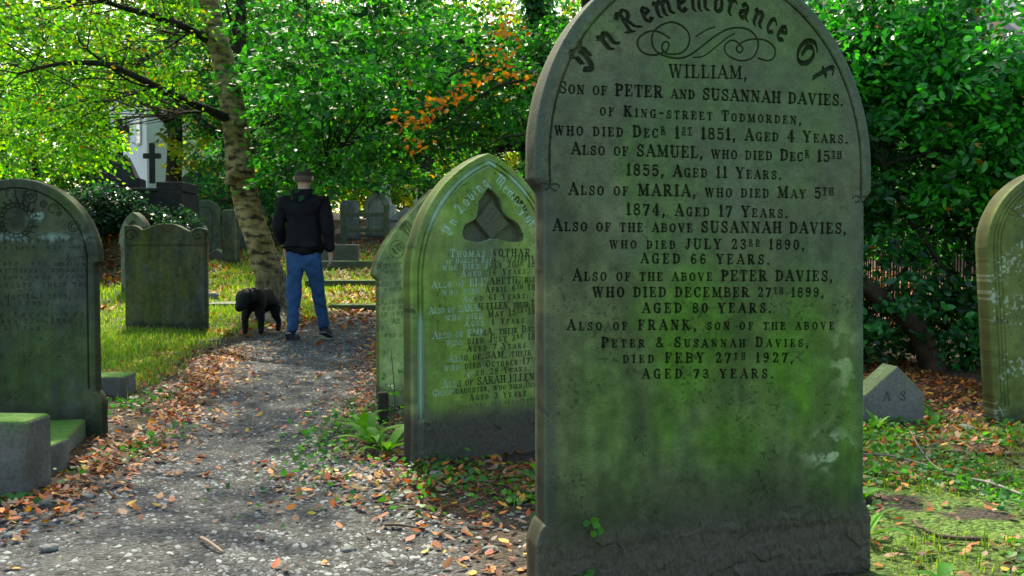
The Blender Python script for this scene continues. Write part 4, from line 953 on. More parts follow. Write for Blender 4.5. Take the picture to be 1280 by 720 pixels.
g_ = sub_mesh("gravel_path", V, F, onp, smooth=True, col=col.reshape(-1, 3), mat=m); tag(g_, kind="structure")

def scatter(n, x0, x1, y0, y1, wfun, ypow=1.0):
    x = rng.uniform(x0, x1, n); y = y0 + (y1 - y0) * rng.random(n) ** ypow
    k = rng.random(n) < wfun(x, y); return x[k], y[k]

def pebbles(n, x0, x1, y0, y1, wfun, smin, smax, name, label, ypow=1.6):
    x, y = scatter(n, x0, x1, y0, y1, wfun, ypow); k = len(x)
    s = smin + (smax - smin) * rng.random(k) ** 3
    base = np.array([[1, 0, 0], [.3, .95, .1], [-.8, .55, 0], [-.75, -.6, .05], [.35, -.9, 0], [.15, .1, .75], [-.2, -.15, .6]], float)
    fc = np.array([[0, 1, 5], [1, 2, 6], [1, 6, 5], [2, 3, 6], [3, 4, 6], [4, 5, 6], [4, 0, 5]])
    V = base[None] * (1 + .45 * (rng.random((k, 7, 3)) - .5)) * s[:, None, None] * np.array([1, .75, .6])
    a = rng.uniform(0, 6.28, k); c, sn = np.cos(a)[:, None], np.sin(a)[:, None]
    Vx = V[..., 0] * c - V[..., 1] * sn; Vy = V[..., 0] * sn + V[..., 1] * c
    z = gz(x, y) + ss(13, 6, y) * (fbm(x, y, 9, 4, 60) - .5) * .018
    V = np.stack([Vx + x[:, None], Vy + y[:, None], V[..., 2] + z[:, None] - s[:, None] * .12], -1)
    F = (fc[None] + 7 * np.arange(k)[:, None, None]).reshape(-1, 3)
    g = (.028 + .30 * rng.random(k) ** 2.6)[:, None] * np.array([.97, 1, .98]) * (1 + .12 * (rng.random((k, 3)) - .5))
    o = np_mesh(name, V.reshape(-1, 3), F, col=np.repeat(g, 7, 0), mat=M_PEBBLE); return tag(o, label, kind="stuff")
pebbles(26000, -3.2, .4, 8.5, 15, lambda x, y: edge_w(x, y) * .8, .012, .024, "gravel", "grey gravel chippings of the path beyond the man")
pebbles(90000, -3.0, .4, 2.0, 8.5, lambda x, y: np.clip(edge_w(x, y) * 1.0 * (.25 + 1.1 * ss(.35, .6, fbm(x, y * .6, 1.8, 4, 65 + 0))) + .10, 0, 1), .005, .019, "gravel", "grey gravel chippings of the path")

# ---------------------------------------------------------------- leaves
LEAF6 = np.array([[0, 0, 0], [.30, .26, .06], [.68, .24, .05], [1, 0, 0], [.68, -.24, .05], [.30, -.26, .06]], float)
L6F = np.array([[0, 5, 4, 3], [0, 3, 2, 1]])
def leaf_mesh(P, D, Nn, s, col, name, mat, parent=None, curl=0.0, width=1.0):
    """P base points, D leaf direction, Nn rough normal, s length"""
    k = len(P); D = D / (np.linalg.norm(D, axis=1, keepdims=True) + 1e-9)
    S_ = np.cross(Nn, D); S_ /= (np.linalg.norm(S_, axis=1, keepdims=True) + 1e-9); U = np.cross(D, S_)
    T = LEAF6.copy(); T[:, 1] *= width
    cz = curl * np.array([0, .05, .2, .45, .2, .05])
    cu = (rng.random(k)[:, None] * 1.2 + .2) * cz[None] if curl else 0
    z = T[None, :, 2] * 1.0 + (cu if curl else 0)
    V = P[:, None] + s[:, None, None] * (T[None, :, :1] * D[:, None] + T[None, :, 1:2] * S_[:, None] + z[..., None] * U[:, None])
    F = (L6F[None] + 6 * np.arange(k)[:, None, None]).reshape(-1, 4)
    return np_mesh(name, V.reshape(-1, 3), F, col=np.repeat(col, 6, 0), mat=mat, parent=parent)

def rdir(n, up=0.0):
    v = rng.normal(size=(n, 3)); v[:, 2] += up; return v / np.linalg.norm(v, axis=1, keepdims=True)

GREENS = dict(
    lime=[(.13, .36, .008), (.09, .30, .010), (.24, .42, .010), (.05, .21, .010), (.03, .15, .03)],
    mid=[(.025, .18, .012), (.045, .26, .014), (.014, .10, .012), (.08, .33, .016), (.02, .14, .035)],
    dark=[(.016, .11, .018), (.028, .17, .022), (.012, .07, .014), (.05, .27, .03)],
    bright=[(.045, .36, .02), (.07, .42, .03), (.025, .22, .02), (.018, .13, .016)],
    yellow=[(.34, .42, .02), (.24, .38, .02), (.46, .46, .04), (.16, .32, .02)],
)
LEAFCOUNT = 0
def spray_cloud(centres, radii, per, size, pal, name, mat, parent, droop=.35, flat=.25, autumn=0.0, jit=.35, up=1.2, patch=1.0, hot=0, width=1.0):
    """foliage in flattened, drooping sprays; gaps stay between the sprays"""
    global LEAFCOUNT
    n = len(centres); rep = np.repeat(np.arange(n), per); k = len(rep); LEAFCOUNT += k
    c = centres[rep]; r = radii[rep]
    ax = rng.uniform(0, 6.28, n); 
    q = rng.random(k) ** .6; th = ax[rep] + rng.normal(0, .9, k); 
    off = np.stack([np.cos(th) * q, np.sin(th) * q, rng.normal(0, flat, k) * .6 - droop * q * q], -1) * r[:, None]
    P = c + off
    D = np.stack([np.cos(th), np.sin(th), -.35 + rng.normal(0, .35, k)], -1) + rng.normal(0, .45, (k, 3))
    Nn = rdir(k, up)
    pal = np.array(pal); ci = (rng.integers(0, len(pal), n)[rep] * (rng.random(k) < .6) + rng.integers(0, len(pal), k) * 1) % len(pal)
    cl = (pal[ci] * .94 + np.array((.006, 0, .012))) * (1 + jit * (rng.random((k, 1)) - .5)) * (.40 + 1.1 * rng.random(n))[rep][:, None]
    if hot > 0:
        hc = (rng.random(n) < hot)[rep]; cl[hc] = np.array([(.07, .42, .025), (.05, .34, .03)])[rng.integers(0, 2, hc.sum())] * (.7 + .5 * rng.random((hc.sum(), 1)))
    if autumn > 0:
        s_ = rng.random(k) < autumn; cl[s_] = np.array([(.5, .30, .02), (.45, .16, .015)])[rng.integers(0, 2, s_.sum())]
    sz = size * (.65 + .7 * rng.random(k))
    return leaf_mesh(P, D, Nn, sz, np.clip(cl, .003, .6), name, mat, parent, width=width)

def in_ell(n, c, r, hollow=0.0):
    v = rdir(n); q = (hollow + (1 - hollow) * rng.random((n, 1))) ** (1 / 2.2); return np.array(c) + v * q * np.array(r)

def limb(pts, r0, r1, n=7, k=5, jit=.25, seed=1):
    P = smooth_path(pts, k); R = np.linspace(r0, r1, len(P)); m_ = MB(); m_.tube(P, list(R), n, jit, True, seed); return m_

def twigs(root_pts, tips, r0, mat, parent, name="branch"):
    """fine branches from points along the limbs to the leaf sprays, one mesh"""
    m_ = MB(); rp = np.array(root_pts)
    for i, t in enumerate(tips):
        j = np.argmin(np.linalg.norm(rp - t, axis=1) + rng.random(len(rp)) * .5); a = rp[j]; mid = (a + t) / 2 + rng.normal(0, .12, 3) + (0, 0, .12)
        m_.tube(smooth_path([tuple(a), tuple(mid), tuple(t)], 3), list(np.linspace(r0, r0 * .3, 7)), 4, 0, False, i)
    return m_.build(name, mat, parent, True)

# ---- bark of the leaning tree: pale peeling bark with dark bands, mossy on one side
m, N, L, P = nt("pale_banded_bark"); tc = N.new("ShaderNodeTexCoord"); mp = N.new("ShaderNodeMapping"); mp.inputs["Scale"].default_value = (1.5, 1.5, 3.2); L.new(tc.outputs["Object"], mp.inputs[0])
c1, f1 = noise_mix(N, L, mp.outputs[0], 5.5, .36, .58, (.045, .032, .018), (.46, .35, .17), 9)
c2, f2 = noise_mix(N, L, tc.outputs["Object"], 3.0, .42, .60, (.42, .46, .14), (1, 1, 1), 6)
mxx = N.new("ShaderNodeMix"); mxx.data_type = 'RGBA'; mxx.blend_type = 'MULTIPLY'; mxx.inputs[0].default_value = .8; L.new(c1, mxx.inputs[6]); L.new(c2, mxx.inputs[7])
sp = N.new("ShaderNodeSeparateXYZ"); L.new(tc.outputs["Object"], sp.inputs[0]); mr_ = N.new("ShaderNodeMapRange"); mr_.inputs[1].default_value = .9; mr_.inputs[2].default_value = .3; mr_.inputs[3].default_value = 0; mr_.inputs[4].default_value = .8; L.new(sp.outputs[2], mr_.inputs[0])
mp2 = N.new("ShaderNodeMapping"); mp2.inputs["Scale"].default_value = (5, 5, 1.4); L.new(tc.outputs["Object"], mp2.inputs[0])
c3, f3 = noise_mix(N, L, mp2.outputs[0], 5, .42, .6, (.03, .028, .018), (.20, .18, .13), 6)
m3 = N.new("ShaderNodeMix"); m3.data_type = 'RGBA'; L.new(mr_.outputs[0], m3.inputs[0]); L.new(mxx.outputs[2], m3.inputs[6]); L.new(c3, m3.inputs[7]); L.new(m3.outputs[2], P.inputs["Base Color"])
ad = N.new("ShaderNodeMath"); ad.operation = 'ADD'; L.new(f1, ad.inputs[0]); L.new(f3, ad.inputs[1])
bp = N.new("ShaderNodeBump"); bp.inputs["Strength"].default_value = .9; bp.inputs["Distance"].default_value = .04; L.new(ad.outputs[0], bp.inputs["Height"]); L.new(bp.outputs[0], P.inputs["Normal"]); P.inputs["Roughness"].default_value = .85
M_BARK = m

# ---- the leaning tree by the man
TY = 12.6; base = at(343, 392, TY); g0 = gzf(base.x, TY)
root = empty("leaning_tree", (base.x, TY, g0), "leaning tree with pale banded bark and lime green leaves beside the man", "tree")
def loc(px, py, Y=TY): p = at(px, py, Y); return (p.x - base.x, Y - TY, p.z - g0)
tp = [(345, 398), (343, 372), (336, 340), (323, 300), (309, 255), (300, 205), (293, 150), (284, 95), (272, 50), (262, 5), (250, -70), (238, -200), (225, -330)]
pts = smooth_path([loc(*q) for q in tp], 6); rad = np.interp(np.linspace(0, 12, len(pts)), [0, 1, 2, 3, 5, 6, 8, 9, 12], [.34, .24, .185, .165, .165, .155, .130, .12, .09])
m_ = MB(); m_.tube(pts, list(rad), 30, .09, True, 3); m_.build("trunk", M_BARK, root, True)
for q, (r0, r1) in (([(286, 232), (290, 222), (300, 215)], (.07, .10)), ):
    limb([loc(*p, TY - .17) for p in q], r0, r1, 8).build("knot", M_BARK, root, True)
for k, q in enumerate([[(345, 398, 12.5), (330, 400, 12.3), (318, 405, 12.0)], [(345, 395, 12.6), (362, 398, 12.4), (378, 406, 12.2)], [(343, 398, 12.4), (346, 404, 12.0), (350, 412, 11.7)]]):
    limb([loc(*p) for p in q], .20, .05, 9, seed=k).build("root", M_BARK, root, True)
limbs = [([(292, 152, 12.6), (262, 138, 12.2), (215, 118, 11.4), (170, 96, 10.6), (130, 80, 10.0), (75, 80, 9.6), (25, 92, 9.3)], .060, .012),
         ([(262, 50, 12.6), (235, 36, 12.2), (200, 22, 11.6), (155, 10, 11.0), (110, -6, 10.4)], .06, .02),
         ([(250, 140, 12.2), (228, 141, 11.8), (204, 148, 11.4)], .022, .006), ([(225, 122, 11.6), (190, 112, 11.0), (165, 118, 10.6), (120, 128, 10.2), (92, 105, 10.0)], .018, .005),
         ([(238, 40, 12.2), (205, 62, 11.6), (175, 80, 11.2)], .018, .006), ([(130, 78, 10.0), (104, 58, 9.7), (96, 40, 9.6)], .016, .005), ([(200, 112, 11.0), (160, 100, 10.7), (110, 62, 10.0), (78, 30, 9.6)], .014, .005),
         ([(258, -10, 12.6), (330, -60, 12.2), (400, -110, 11.6), (470, -160, 11)], .10, .03), ([(250, -70, 12.6), (180, -160, 11.6), (90, -240, 10.4), (0, -300, 9.4)], .10, .03),
         ([(240, -190, 12.6), (300, -300, 11.6), (380, -400, 10.4)], .08, .02)]
allp = []
for k, (q, r0, r1) in enumerate(limbs):
    L_ = [loc(*p) for p in q]; allp += smooth_path(L_, 4); limb(L_, r0, r1, 7, seed=k).build("branch", M_BARK_DARK, root, True)
allp = np.array(allp)
cc = np.concatenate([allp[rng.integers(0, len(allp), 230)] + rng.normal(0, (.55, .7, .40), (230, 3)), in_ell(210, loc(110, 60, 11.4), (2.6, 2.4, 1.5)), in_ell(110, loc(60, 150, 11.6), (1.3, 1.2, .7)), in_ell(220, loc(170, -120, 11.4), (3.2, 2.6, 1.6))])
keep = cc[:, 2] + g0 > 1.75 + .25 * rng.random(len(cc)); cc = cc[keep]
# a window through the leaves over the two crosses
def pxy(P_):  # photo position of points, to keep clear of the open gap
    Q = P_ - np.array(CAM); c_, s_ = math.cos(PITCH), math.sin(PITCH); d_ = Q[:, 1] * c_ - Q[:, 2] * s_; u_ = Q[:, 1] * s_ + Q[:, 2] * c_
    return 640 + 1244.4 * Q[:, 0] / d_, 360 - 1244.4 * u_ / d_
tx, ty = pxy(cc + np.array([base.x, TY, g0])); ok = ~((tx > 132) & (tx < 300) & (ty > 138)) & ~((tx > 240) & (tx < 345) & (ty > -30) & (cc[:, 1] < .6)) & (tx < 350) & ((tx < 262) | (rng.random(len(cc)) < .5) | (ty < 0))
lx_, ly_ = pxy(allp + np.array([base.x, TY, g0])); dd_ = np.hypot(tx[:, None] - lx_[None], ty[:, None] - ly_[None]); jn = dd_.argmin(1)
ok &= ~((dd_.min(1) < 20) & (cc[:, 1] < allp[jn, 1] + .25) & (rng.random(len(cc)) < .85)); cc = cc[ok]
spray_cloud(cc, rng.uniform(.22, .50, len(cc)), 46, .052, GREENS['lime'], "foliage", M_LEAF_LIGHT, root, autumn=.02, up=.3)
twigs(allp, cc[rng.random(len(cc)) < .35], .008, M_BARK_DARK, root, "twigs")

# ---- beech in the middle with low hanging sprays
def tree(name, label, loc_, trunk, r0, r1, limbs_, clusters, per, size, pal, mat, autumn=0, group=None, cr=(.3, .6), bark=None, up=1.2, tw=.3, flat=.25, clear=None, hot=0, width=1.0):
    root = empty(name, loc_, label, "tree", group=group); bark = bark or M_BARK_DARK
    limb(trunk, r0, r1, 12, 5, .12).build("trunk", bark, root, True); allp = [np.array(trunk[-1]), np.array(trunk[len(trunk) // 2])]
    for k, q in enumerate(limbs_):
        limb(q, r0 * .42, r0 * .1, 6, 4, .2, k).build("branch", bark, root, True); allp += smooth_path(q, 4)
    cc = np.concatenate([in_ell(n, c, r) for n, c, r in clusters])
    if clear is not None: cc = cc[clear(cc + np.array(loc_))]
    spray_cloud(cc, rng.uniform(*cr, len(cc)), per, size, pal, "foliage", mat, root, autumn=autumn, up=up, flat=flat, hot=hot, width=width)
    if tw: twigs(allp, cc[rng.random(len(cc)) < tw], .010, bark, root, "twigs")
    return root
def floor_(zf, slope=0): return lambda P_: P_[:, 2] > zf + .3 * fbm(P_[:, 0] + 20, P_[:, 1], .9, 2, 3) + slope
def mk(*boxes):
    def f(P_):
        x_, y_ = pxy(P_); ok = np.ones(len(P_), bool)
        for (a, b, c_, d_, yy) in boxes: ok &= ~((x_ > a) & (x_ < b) & (y_ > c_) & (y_ < d_) & (P_[:, 1] < yy))
        return ok
    return f
bx, by = .34, 13.5
def clr_mid(P_):
    x_, y_ = pxy(P_); low = np.interp(x_, [150, 300, 330, 420, 520, 560, 600, 660], [150, 190, 215, 235, 222, 190, 178, 170])
    rnd = 14 * (fbm(P_[:, 0] + 20, P_[:, 2] + 9, 3, 2, 5) - .5) * 2
    return (y_ < low + rnd) & (P_[:, 1] > 7.2) & ~((x_ > 225) & (x_ < 332) & (P_[:, 1] < 13.2) & (y_ > -60)) & ((x_ > 285) | (y_ < -20)) & ~((P_[:, 1] < 9.2) & (x_ > 480) & (x_ < 680) & (y_ > 0))
tree("beech_tree", "dark-trunked tree in the middle with low hanging mid-green sprays and a few orange leaves", (bx, by, gzf(bx, by)),
     [(0, 0, -.2), (.02, 0, 1.5), (0, .05, 3.2), (-.05, 0, 5), (.0, 0, 8)], .18, .10,
     [[(0, 0, 3.0), (-.8, -.8, 2.9), (-1.8, -1.8, 2.3), (-2.4, -2.4, 1.8)], [(0, 0, 3.6), (-1.2, .2, 3.6), (-2.8, -.4, 2.8), (-3.8, -.8, 2.2)], [(0, 0, 4.2), (-1.0, -2.0, 4.4), (-2.0, -4.0, 4.2)], [(0, 0, 4.4), (1.2, -1.6, 4.8), (1.8, -3.4, 4.8)], [(0, 0, 2.2), (-.6, -.3, 2.1), (-1.1, -.7, 1.8)], [(0, 0, 3.6), (1.2, .2, 4.2), (2.4, .2, 4.6)]],
     [(400, (-2.4, -1.6, 2.4), (2.1, 2.6, 1.3)), (170, (-3.0, .5, 2.9), (2.2, 2.0, 1.5)), (120, (-.3, -.8, 2.6), (.9, 1.5, 1.1)), (110, (-1.0, -2.5, 5.2), (4.2, 3.6, 1.3)), (90, (-1.6, -1.0, 3.4), (2.2, 2.2, .9))], 52, .078, GREENS['mid'], M_LEAF_MID, autumn=.006, cr=(.28, .62), up=1.0, flat=.12, clear=clr_mid)
# orange sprays on their twig in front of that tree
root = bpy.data.objects["beech_tree"]
oc = np.array([[*at(x, y, 8.9 + .2 * math.sin(x))] for x, y in [(512, 148), (530, 146), (545, 128), (558, 126), (596, 100), (608, 96), (622, 66), (632, 45), (640, 30), (582, 112), (524, 152), (655, 92), (655, 98), (525, 182), (566, 118), (610, 70), (500, 152)]]) - np.array(root.location)
k = len(oc); per = 15; rp = np.repeat(oc, per, 0); spn = len(rp)
leaf_mesh(rp + rng.normal(0, (.085, .06, .04), (spn, 3)), rdir(spn) * (1, 1, .4) + (-.5, 0, -.3), rdir(spn, .4), rng.uniform(.045, .08, spn), np.array([(.55, .17, .015), (.62, .24, .02), (.40, .10, .015)])[rng.integers(0, 3, spn)], "orange_leaves", M_LEAF_LIGHT, root)
for q in ([(655, 100), (620, 108), (590, 130), (560, 158), (535, 168)], [(655, 168), (630, 172), (610, 182)], [(560, 96), (590, 82), (615, 88)]):
    limb([tuple(np.array(at(x, y, 9.0 + .0 * x)) - np.array(root.location)) for x, y in q], .014, .005, 5).build("branch", M_BARK_DARK, root, True)
# ivy on its trunk
P_ = np.stack([rng.uniform(0, 6.28, 2600), rng.uniform(.9, 4.6, 2600)], -1); rr0 = .19 + .06 * rng.random(2600)
Pv = np.stack([np.cos(P_[:, 0]) * rr0, np.sin(P_[:, 0]) * rr0, P_[:, 1]], -1)
leaf_mesh(Pv, rdir(2600, -.6), np.stack([np.cos(P_[:, 0]), np.sin(P_[:, 0]), .3 + 0 * P_[:, 0]], -1) + rng.normal(0, .3, (2600, 3)), rng.uniform(.05, .09, 2600), np.array(GREENS['dark'])[rng.integers(0, 4, 2600)], "ivy", M_LEAF_GLOSS, root, width=1.5)

# ---- evergreen shrubs on the right
def clr_right(P_):
    x_, y_ = pxy(P_); rnd = 30 * (fbm(P_[:, 0] + 20, P_[:, 2] + 9, 2.2, 3, 5) - .5) * 2
    low = np.interp(x_, [1000, 1080, 1150, 1220, 1300, 1400], [335, 312, 340, 368, 420, 440])
    return (P_[:, 1] > 5.9) & ((y_ < low + rnd) | (rng.random(len(P_)) < .10)) & ~((x_ > 1165) & (y_ < 60 + rnd * .5) & (rng.random(len(P_)) < .82)) & ~((x_ > 1180) & (y_ < 50) & (rng.random(len(P_)) < .9)) & (P_[:, 2] > .15)
sh = [("evergreen_shrub", "tall glossy evergreen shrub right behind the large headstone", (2.9, 8.6), [(250, (0, 0, 1.9), (1.3, 1.2, 1.3)), (90, (.6, -.3, 2.7), (1.2, 1.0, .7))], 'dark'),
      ("evergreen_shrub", "bright glossy evergreen shrub reaching toward the upper right corner", (4.1, 8.2), [(320, (0, 0, 2.0), (1.5, 1.2, 1.2)), (160, (-.4, -.6, 2.5), (1.1, .7, .7))], 'bright'),
      ("evergreen_shrub", "loose evergreen shrub mostly hidden by the large headstone", (1.7, 10.6), [(150, (0, 0, 1.8), (1.1, .8, 1.5))], 'dark'),
      ("evergreen_shrub", "dark evergreen shrub behind the leaning spotted headstone", (5.4, 8.4), [(300, (0, 0, 1.5), (1.5, 1.3, 1.5))], 'dark')]
for nm, lab, (x, y), cl, pal in sh:
    tree(nm, lab, (x, y, 0), [(0, 0, -.1), (.05, 0, .6), (-.1, .1, 1.3), (.0, .1, 2.1)], .07, .03,
         [[(0, 0, .1), (-.5, -.2, .6), (-1.0, -.4, 1.2), (-1.3, -.5, 1.7)], [(0, 0, .1), (.4, -.3, .8), (.8, -.5, 1.5)], [(0, 0, .1), (.1, .4, .9), (.4, .6, 1.7)], [(0, 0, .3), (-.3, .1, 1.0), (-.5, .2, 1.9)]],
         cl, 70, .080, GREENS[pal], M_LEAF_GLOSS, autumn=.006, hot=.22, width=.78, cr=(.22, .42), up=.9, flat=.35, tw=.2, clear=clr_right)
# thick leaning stem under the shrubs
sr_ = bpy.data.objects["evergreen_shrub"]
o = limb([tuple(Vector(q) - sr_.location) for q in [(1.9, 7.4, 1.35), (2.25, 7.4, .95), (2.7, 7.5, .62), (3.1, 7.6, .3), (3.25, 7.6, -.05)]], .045, .09, 9, seed=5).build("stem", simple("brown_bark", (.035, .024, .015), (.07, .045, .028), 12, .9, .2, .6), sr_, True)
# low dark plants at the foot of the shrubs
for k, (x, y, r, n, lab) in enumerate([(2.5, 7.6, .55, 60, "low dark leafy plant at the foot of the shrubs just right of the large headstone"), (3.6, 7.9, .6, 75, "low dark leafy plant under the shrubs between the foot stone and leaning stone"), (4.7, 7.4, .5, 40, "low dark leafy plant behind the leaning spotted headstone")]):
    rt = empty("ground_shrub", (x, y, 0), lab, "shrub"); c_ = in_ell(n, (0, 0, .42), (r * 1.25, r * .8, .42)); m_ = MB()
    for t in c_[:12]: m_.tube([(0, 0, 0), tuple(t * .5 + (0, 0, .08)), tuple(t)], [.008, .006, .003], 4)
    m_.build("stems", M_BARK_DARK, rt); spray_cloud(c_, rng.uniform(.15, .28, n), 40, .07, GREENS['dark'], "foliage", M_LEAF_GLOSS, rt, up=.6)

# ---- far trees: one wall of trunks and crowns on the slope behind
M_LEAF_FAR = leaf_mat("far_leaf", .5, .6, .2)
far = [(-13.5, 20, 'mid', "broad green tree at the far left edge behind the wreath headstone", .13), (-10.2, 30, 'yellow', "yellow-green tree in full sun behind the pale house", .16), (-7.9, 34, 'mid', "deep green tree filling the gap left of the leaning tree", .15),
       (-6.7, 25, 'dark', "dark green tree between the small cross and the leaning tree", .12), (-4.6, 37, 'yellow', "sunlit yellow-green tree behind the white memorial", .17), (-2.4, 27, 'mid', "green tree with a dark trunk beside the white obelisk", .12),
       (.6, 34, 'yellow', "sunlit yellowish tree showing left of the large headstone's arch", .17), (4.2, 30, 'mid', "tall green tree behind the large headstone", .15), (-6.2, 29, 'mid', "mid-green tree straight behind the walking man", .13),
       (8.5, 27, 'mid', "tall green tree beside the brick house", .15), (-17, 33, 'lime', "tall lime tree far back beyond the left edge", .18), (13.5, 26, 'dark', "dark tall tree beyond the right edge by the brick house", .15),
       (-19, 46, 'lime', "distant pale green tree far behind the wreath headstone", .2), (-14.5, 48, 'yellow', "distant yellow-green tree left of the pale house", .2), (-9.5, 50, 'lime', "distant lime tree right of the pale house", .2), (-5, 47, 'lime', "distant lime green tree above the obelisk", .2), (-1, 49, 'yellow', "distant yellow-green tree right of the obelisk", .2), (4, 48, 'lime', "distant lime tree hidden mostly by the large headstone", .2)]
def clr_far(P_):
    x_, y_ = pxy(P_)
    ok = ~((x_ > 122) & (x_ < 222) & (y_ > 125) & (y_ < 240) & (P_[:, 1] < 41.5)) & ~((x_ > 512) & (x_ < 540) & (y_ > 205) & (y_ < 275) & (P_[:, 1] < 32.5)) & ~((x_ > 462) & (x_ < 492) & (y_ > 228) & (y_ < 255) & (P_[:, 1] < 34))
    ok &= ~((x_ > 665) & (x_ < 700) & (y_ > 12) & (y_ < 50)) & ~((x_ > 1190) & (x_ < 1300) & (y_ < 95) & (P_[:, 1] < 27)) & ~((x_ < 700) & (x_ > 395) & (y_ > 232) & (P_[:, 1] < 30))
    return ok
for x, y, pal, lab, sz in far:
    g = gzf(x, min(y, 60)); H = 9.0 + (x * 7 % 3)
    tree("background_tree", lab, (x, y, g), [(0, 0, -.3), (.1, 0, 2.0), (-.1, .1, 4.5), (.1, 0, H - 1.5)], .26, .10,
         [[(0, 0, 2.0), (-1.2, -.4, 3.2), (-2.2, -.6, 4.0)], [(0, 0, 2.6), (1.2, -.5, 3.6), (2.3, -.4, 4.6)], [(0, 0, 3.4), (.3, -1.4, 4.4), (.2, -2.2, 5.4)], [(0, 0, 4.2), (-.8, .6, 5.6), (-1.6, .8, 6.8)]],
         [(100, (0, 0, 2.9), (3.0, 2.2, 2.1)), (175, (0, 0, 5.6), (3.6, 2.6, 3.0)), ((40, (0, -.8, 1.0), (2.6, 1.4, .8)) if y < 44 else (110, (0, -.8, 1.6), (3.4, 1.4, 1.7)))], 50, sz, GREENS[pal], M_LEAF_FAR, autumn=.02, cr=(.45, .95), up=.5, tw=.12, group="trees on the slope behind the graves", clear=clr_far)
# hedge of ivy and holly in front of the raised tomb
for x, y, n, lab, zc, rx in [(at(178, 250, 18.4).x, 18.4, 80, "dark ivy mound growing over the front of the raised tomb", .38, .95), (at(120, 235, 18.0).x, 18.0, 70, "dark holly mound at the left end of the raised tomb", .6, .75), (at(62, 225, 17.2).x, 17.2, 50, "dark bushy holly between the wreath headstone's arch and the tomb", .7, .6), (at(5, 240, 17.0).x, 17.0, 60, "dark bushy undergrowth behind the wreath headstone at the left edge", .7, .9)]:
    rt = empty("dark_bush", (x, y, gzf(x, y)), lab, "bush"); c_ = in_ell(n, (0, 0, zc * .85), (rx, .5, zc * .85)); m_ = MB()
    for t in c_[:14]: m_.tube([(0, 0, -.1), tuple(t * .5 + (0, 0, .1)), tuple(t)], [.02, .014, .005], 4)
    m_.build("stems", M_BARK_DARK, rt); spray_cloud(c_, rng.uniform(.2, .36, n), 60, .075, [(.010, .055, .012), (.016, .075, .014), (.008, .04, .012), (.02, .11, .02)], "foliage", M_LEAF_GLOSS, rt, up=.5)
for x, Y in ((at(60, 235, 15.5).x, 15.5), ):
    rt = empty("small_tree", (x, Y, gzf(x, Y)), "thin crooked stem rising behind the arch of the wreath headstone", "tree")
    limb([(.1, 0, -.1), (.0, 0, .8), (-.12, 0, 1.4), (-.2, 0, 2.2), (-.1, 0, 3.4)], .09, .04, 8).build("trunk", M_BARK_DARK, rt, True)
    c_ = in_ell(90, (-.2, 0, 2.5), (1.4, 1.0, .9)); spray_cloud(c_, rng.uniform(.2, .4, 90), 50, .07, GREENS['lime'], "foliage", M_LEAF_LIGHT, rt, up=.5)

# ---- shade canopy: unseen trees added so that their crowns shade the graves
for x, y, r, n, lab in [(-5.0, 7.6, (3.0, 3.0, 1.2), 150, "tall shade tree just outside the left of the view reaching over the path"), (3.6, 4.6, (3.0, 2.2, 1.2), 120, "tall shade tree just outside the right of the view reaching over the headstones"), (-1.2, 8.8, (2.2, 2.0, 1.0), 90, "high beech crown over the path above the view")]:
    tx_ = {-5.0: -6.6, 3.6: 6.6, -1.2: .9}[x]
    tree("shade_tree", lab, (tx_, y + (2.5 if x == -1.2 else 0), 0), [(0, 0, -.2), (.1, 0, 2), (0, 0, 4.5), (0, 0, 6.5)], .22, .1, [[(0, 0, 4.5), ((x - tx_) * .5, 0, 5.6), (x - tx_, 0, 6.2)]], [(n, (x - tx_, 0, 6.4), r)], 46, .13, GREENS['mid'], M_LEAF_MID, cr=(.4, .8), tw=.1)
# ---------------------------------------------------------------- fallen leaves, grass, weeds, twigs
LEAFC = np.array([(.50, .13, .025), (.40, .085, .025), (.58, .20, .03), (.26, .12, .06), (.42, .25, .16), (.20, .08, .04), (.62, .38, .04), (.52, .22, .05)])
def litter(n, x0, x1, y0, y1, ypow, s0, s1, name, label, wf=litter_w, dull=1.0):
    x, y = scatter(n, x0, x1, y0, y1, wf, ypow); k = len(x)
    z = gz(x, y) + ss(13, 6, y) * (fbm(x, y, 9, 4, 60) - .5) * .018 + .006 + .02 * rng.random(k) * litter_w(x, y)
    a = rng.uniform(0, 6.28, k); D = np.stack([np.cos(a), np.sin(a), rng.normal(0, .15, k)], -1); Nn = np.stack([rng.normal(0, .28, k), rng.normal(0, .28, k), np.ones(k)], -1)
    c = LEAFC[rng.integers(0, len(LEAFC), k)] * (.25 + .95 * rng.random((k, 1))) * dull
    return tag(leaf_mesh(np.stack([x, y, z], -1), D, Nn, rng.uniform(s0, s1, k), c, name, M_LITTER, None, curl=1.0, width=1.1), label, kind="stuff")
litter(80000, -3.2, 3.2, 2.2, 9.5, 1.0, .018, .046, "leaf_litter", "brown and orange leaf litter around the graves")
litter(60000, -5.0, 7.0, 9.5, 26, 1.2, .05, .10, "leaf_litter", "leaf litter on the bank beyond the walking man")
litter(26000, -13, -4.5, 12, 26, 1.0, .06, .11, "leaf_litter", "rusty leaf litter below the raised tomb")

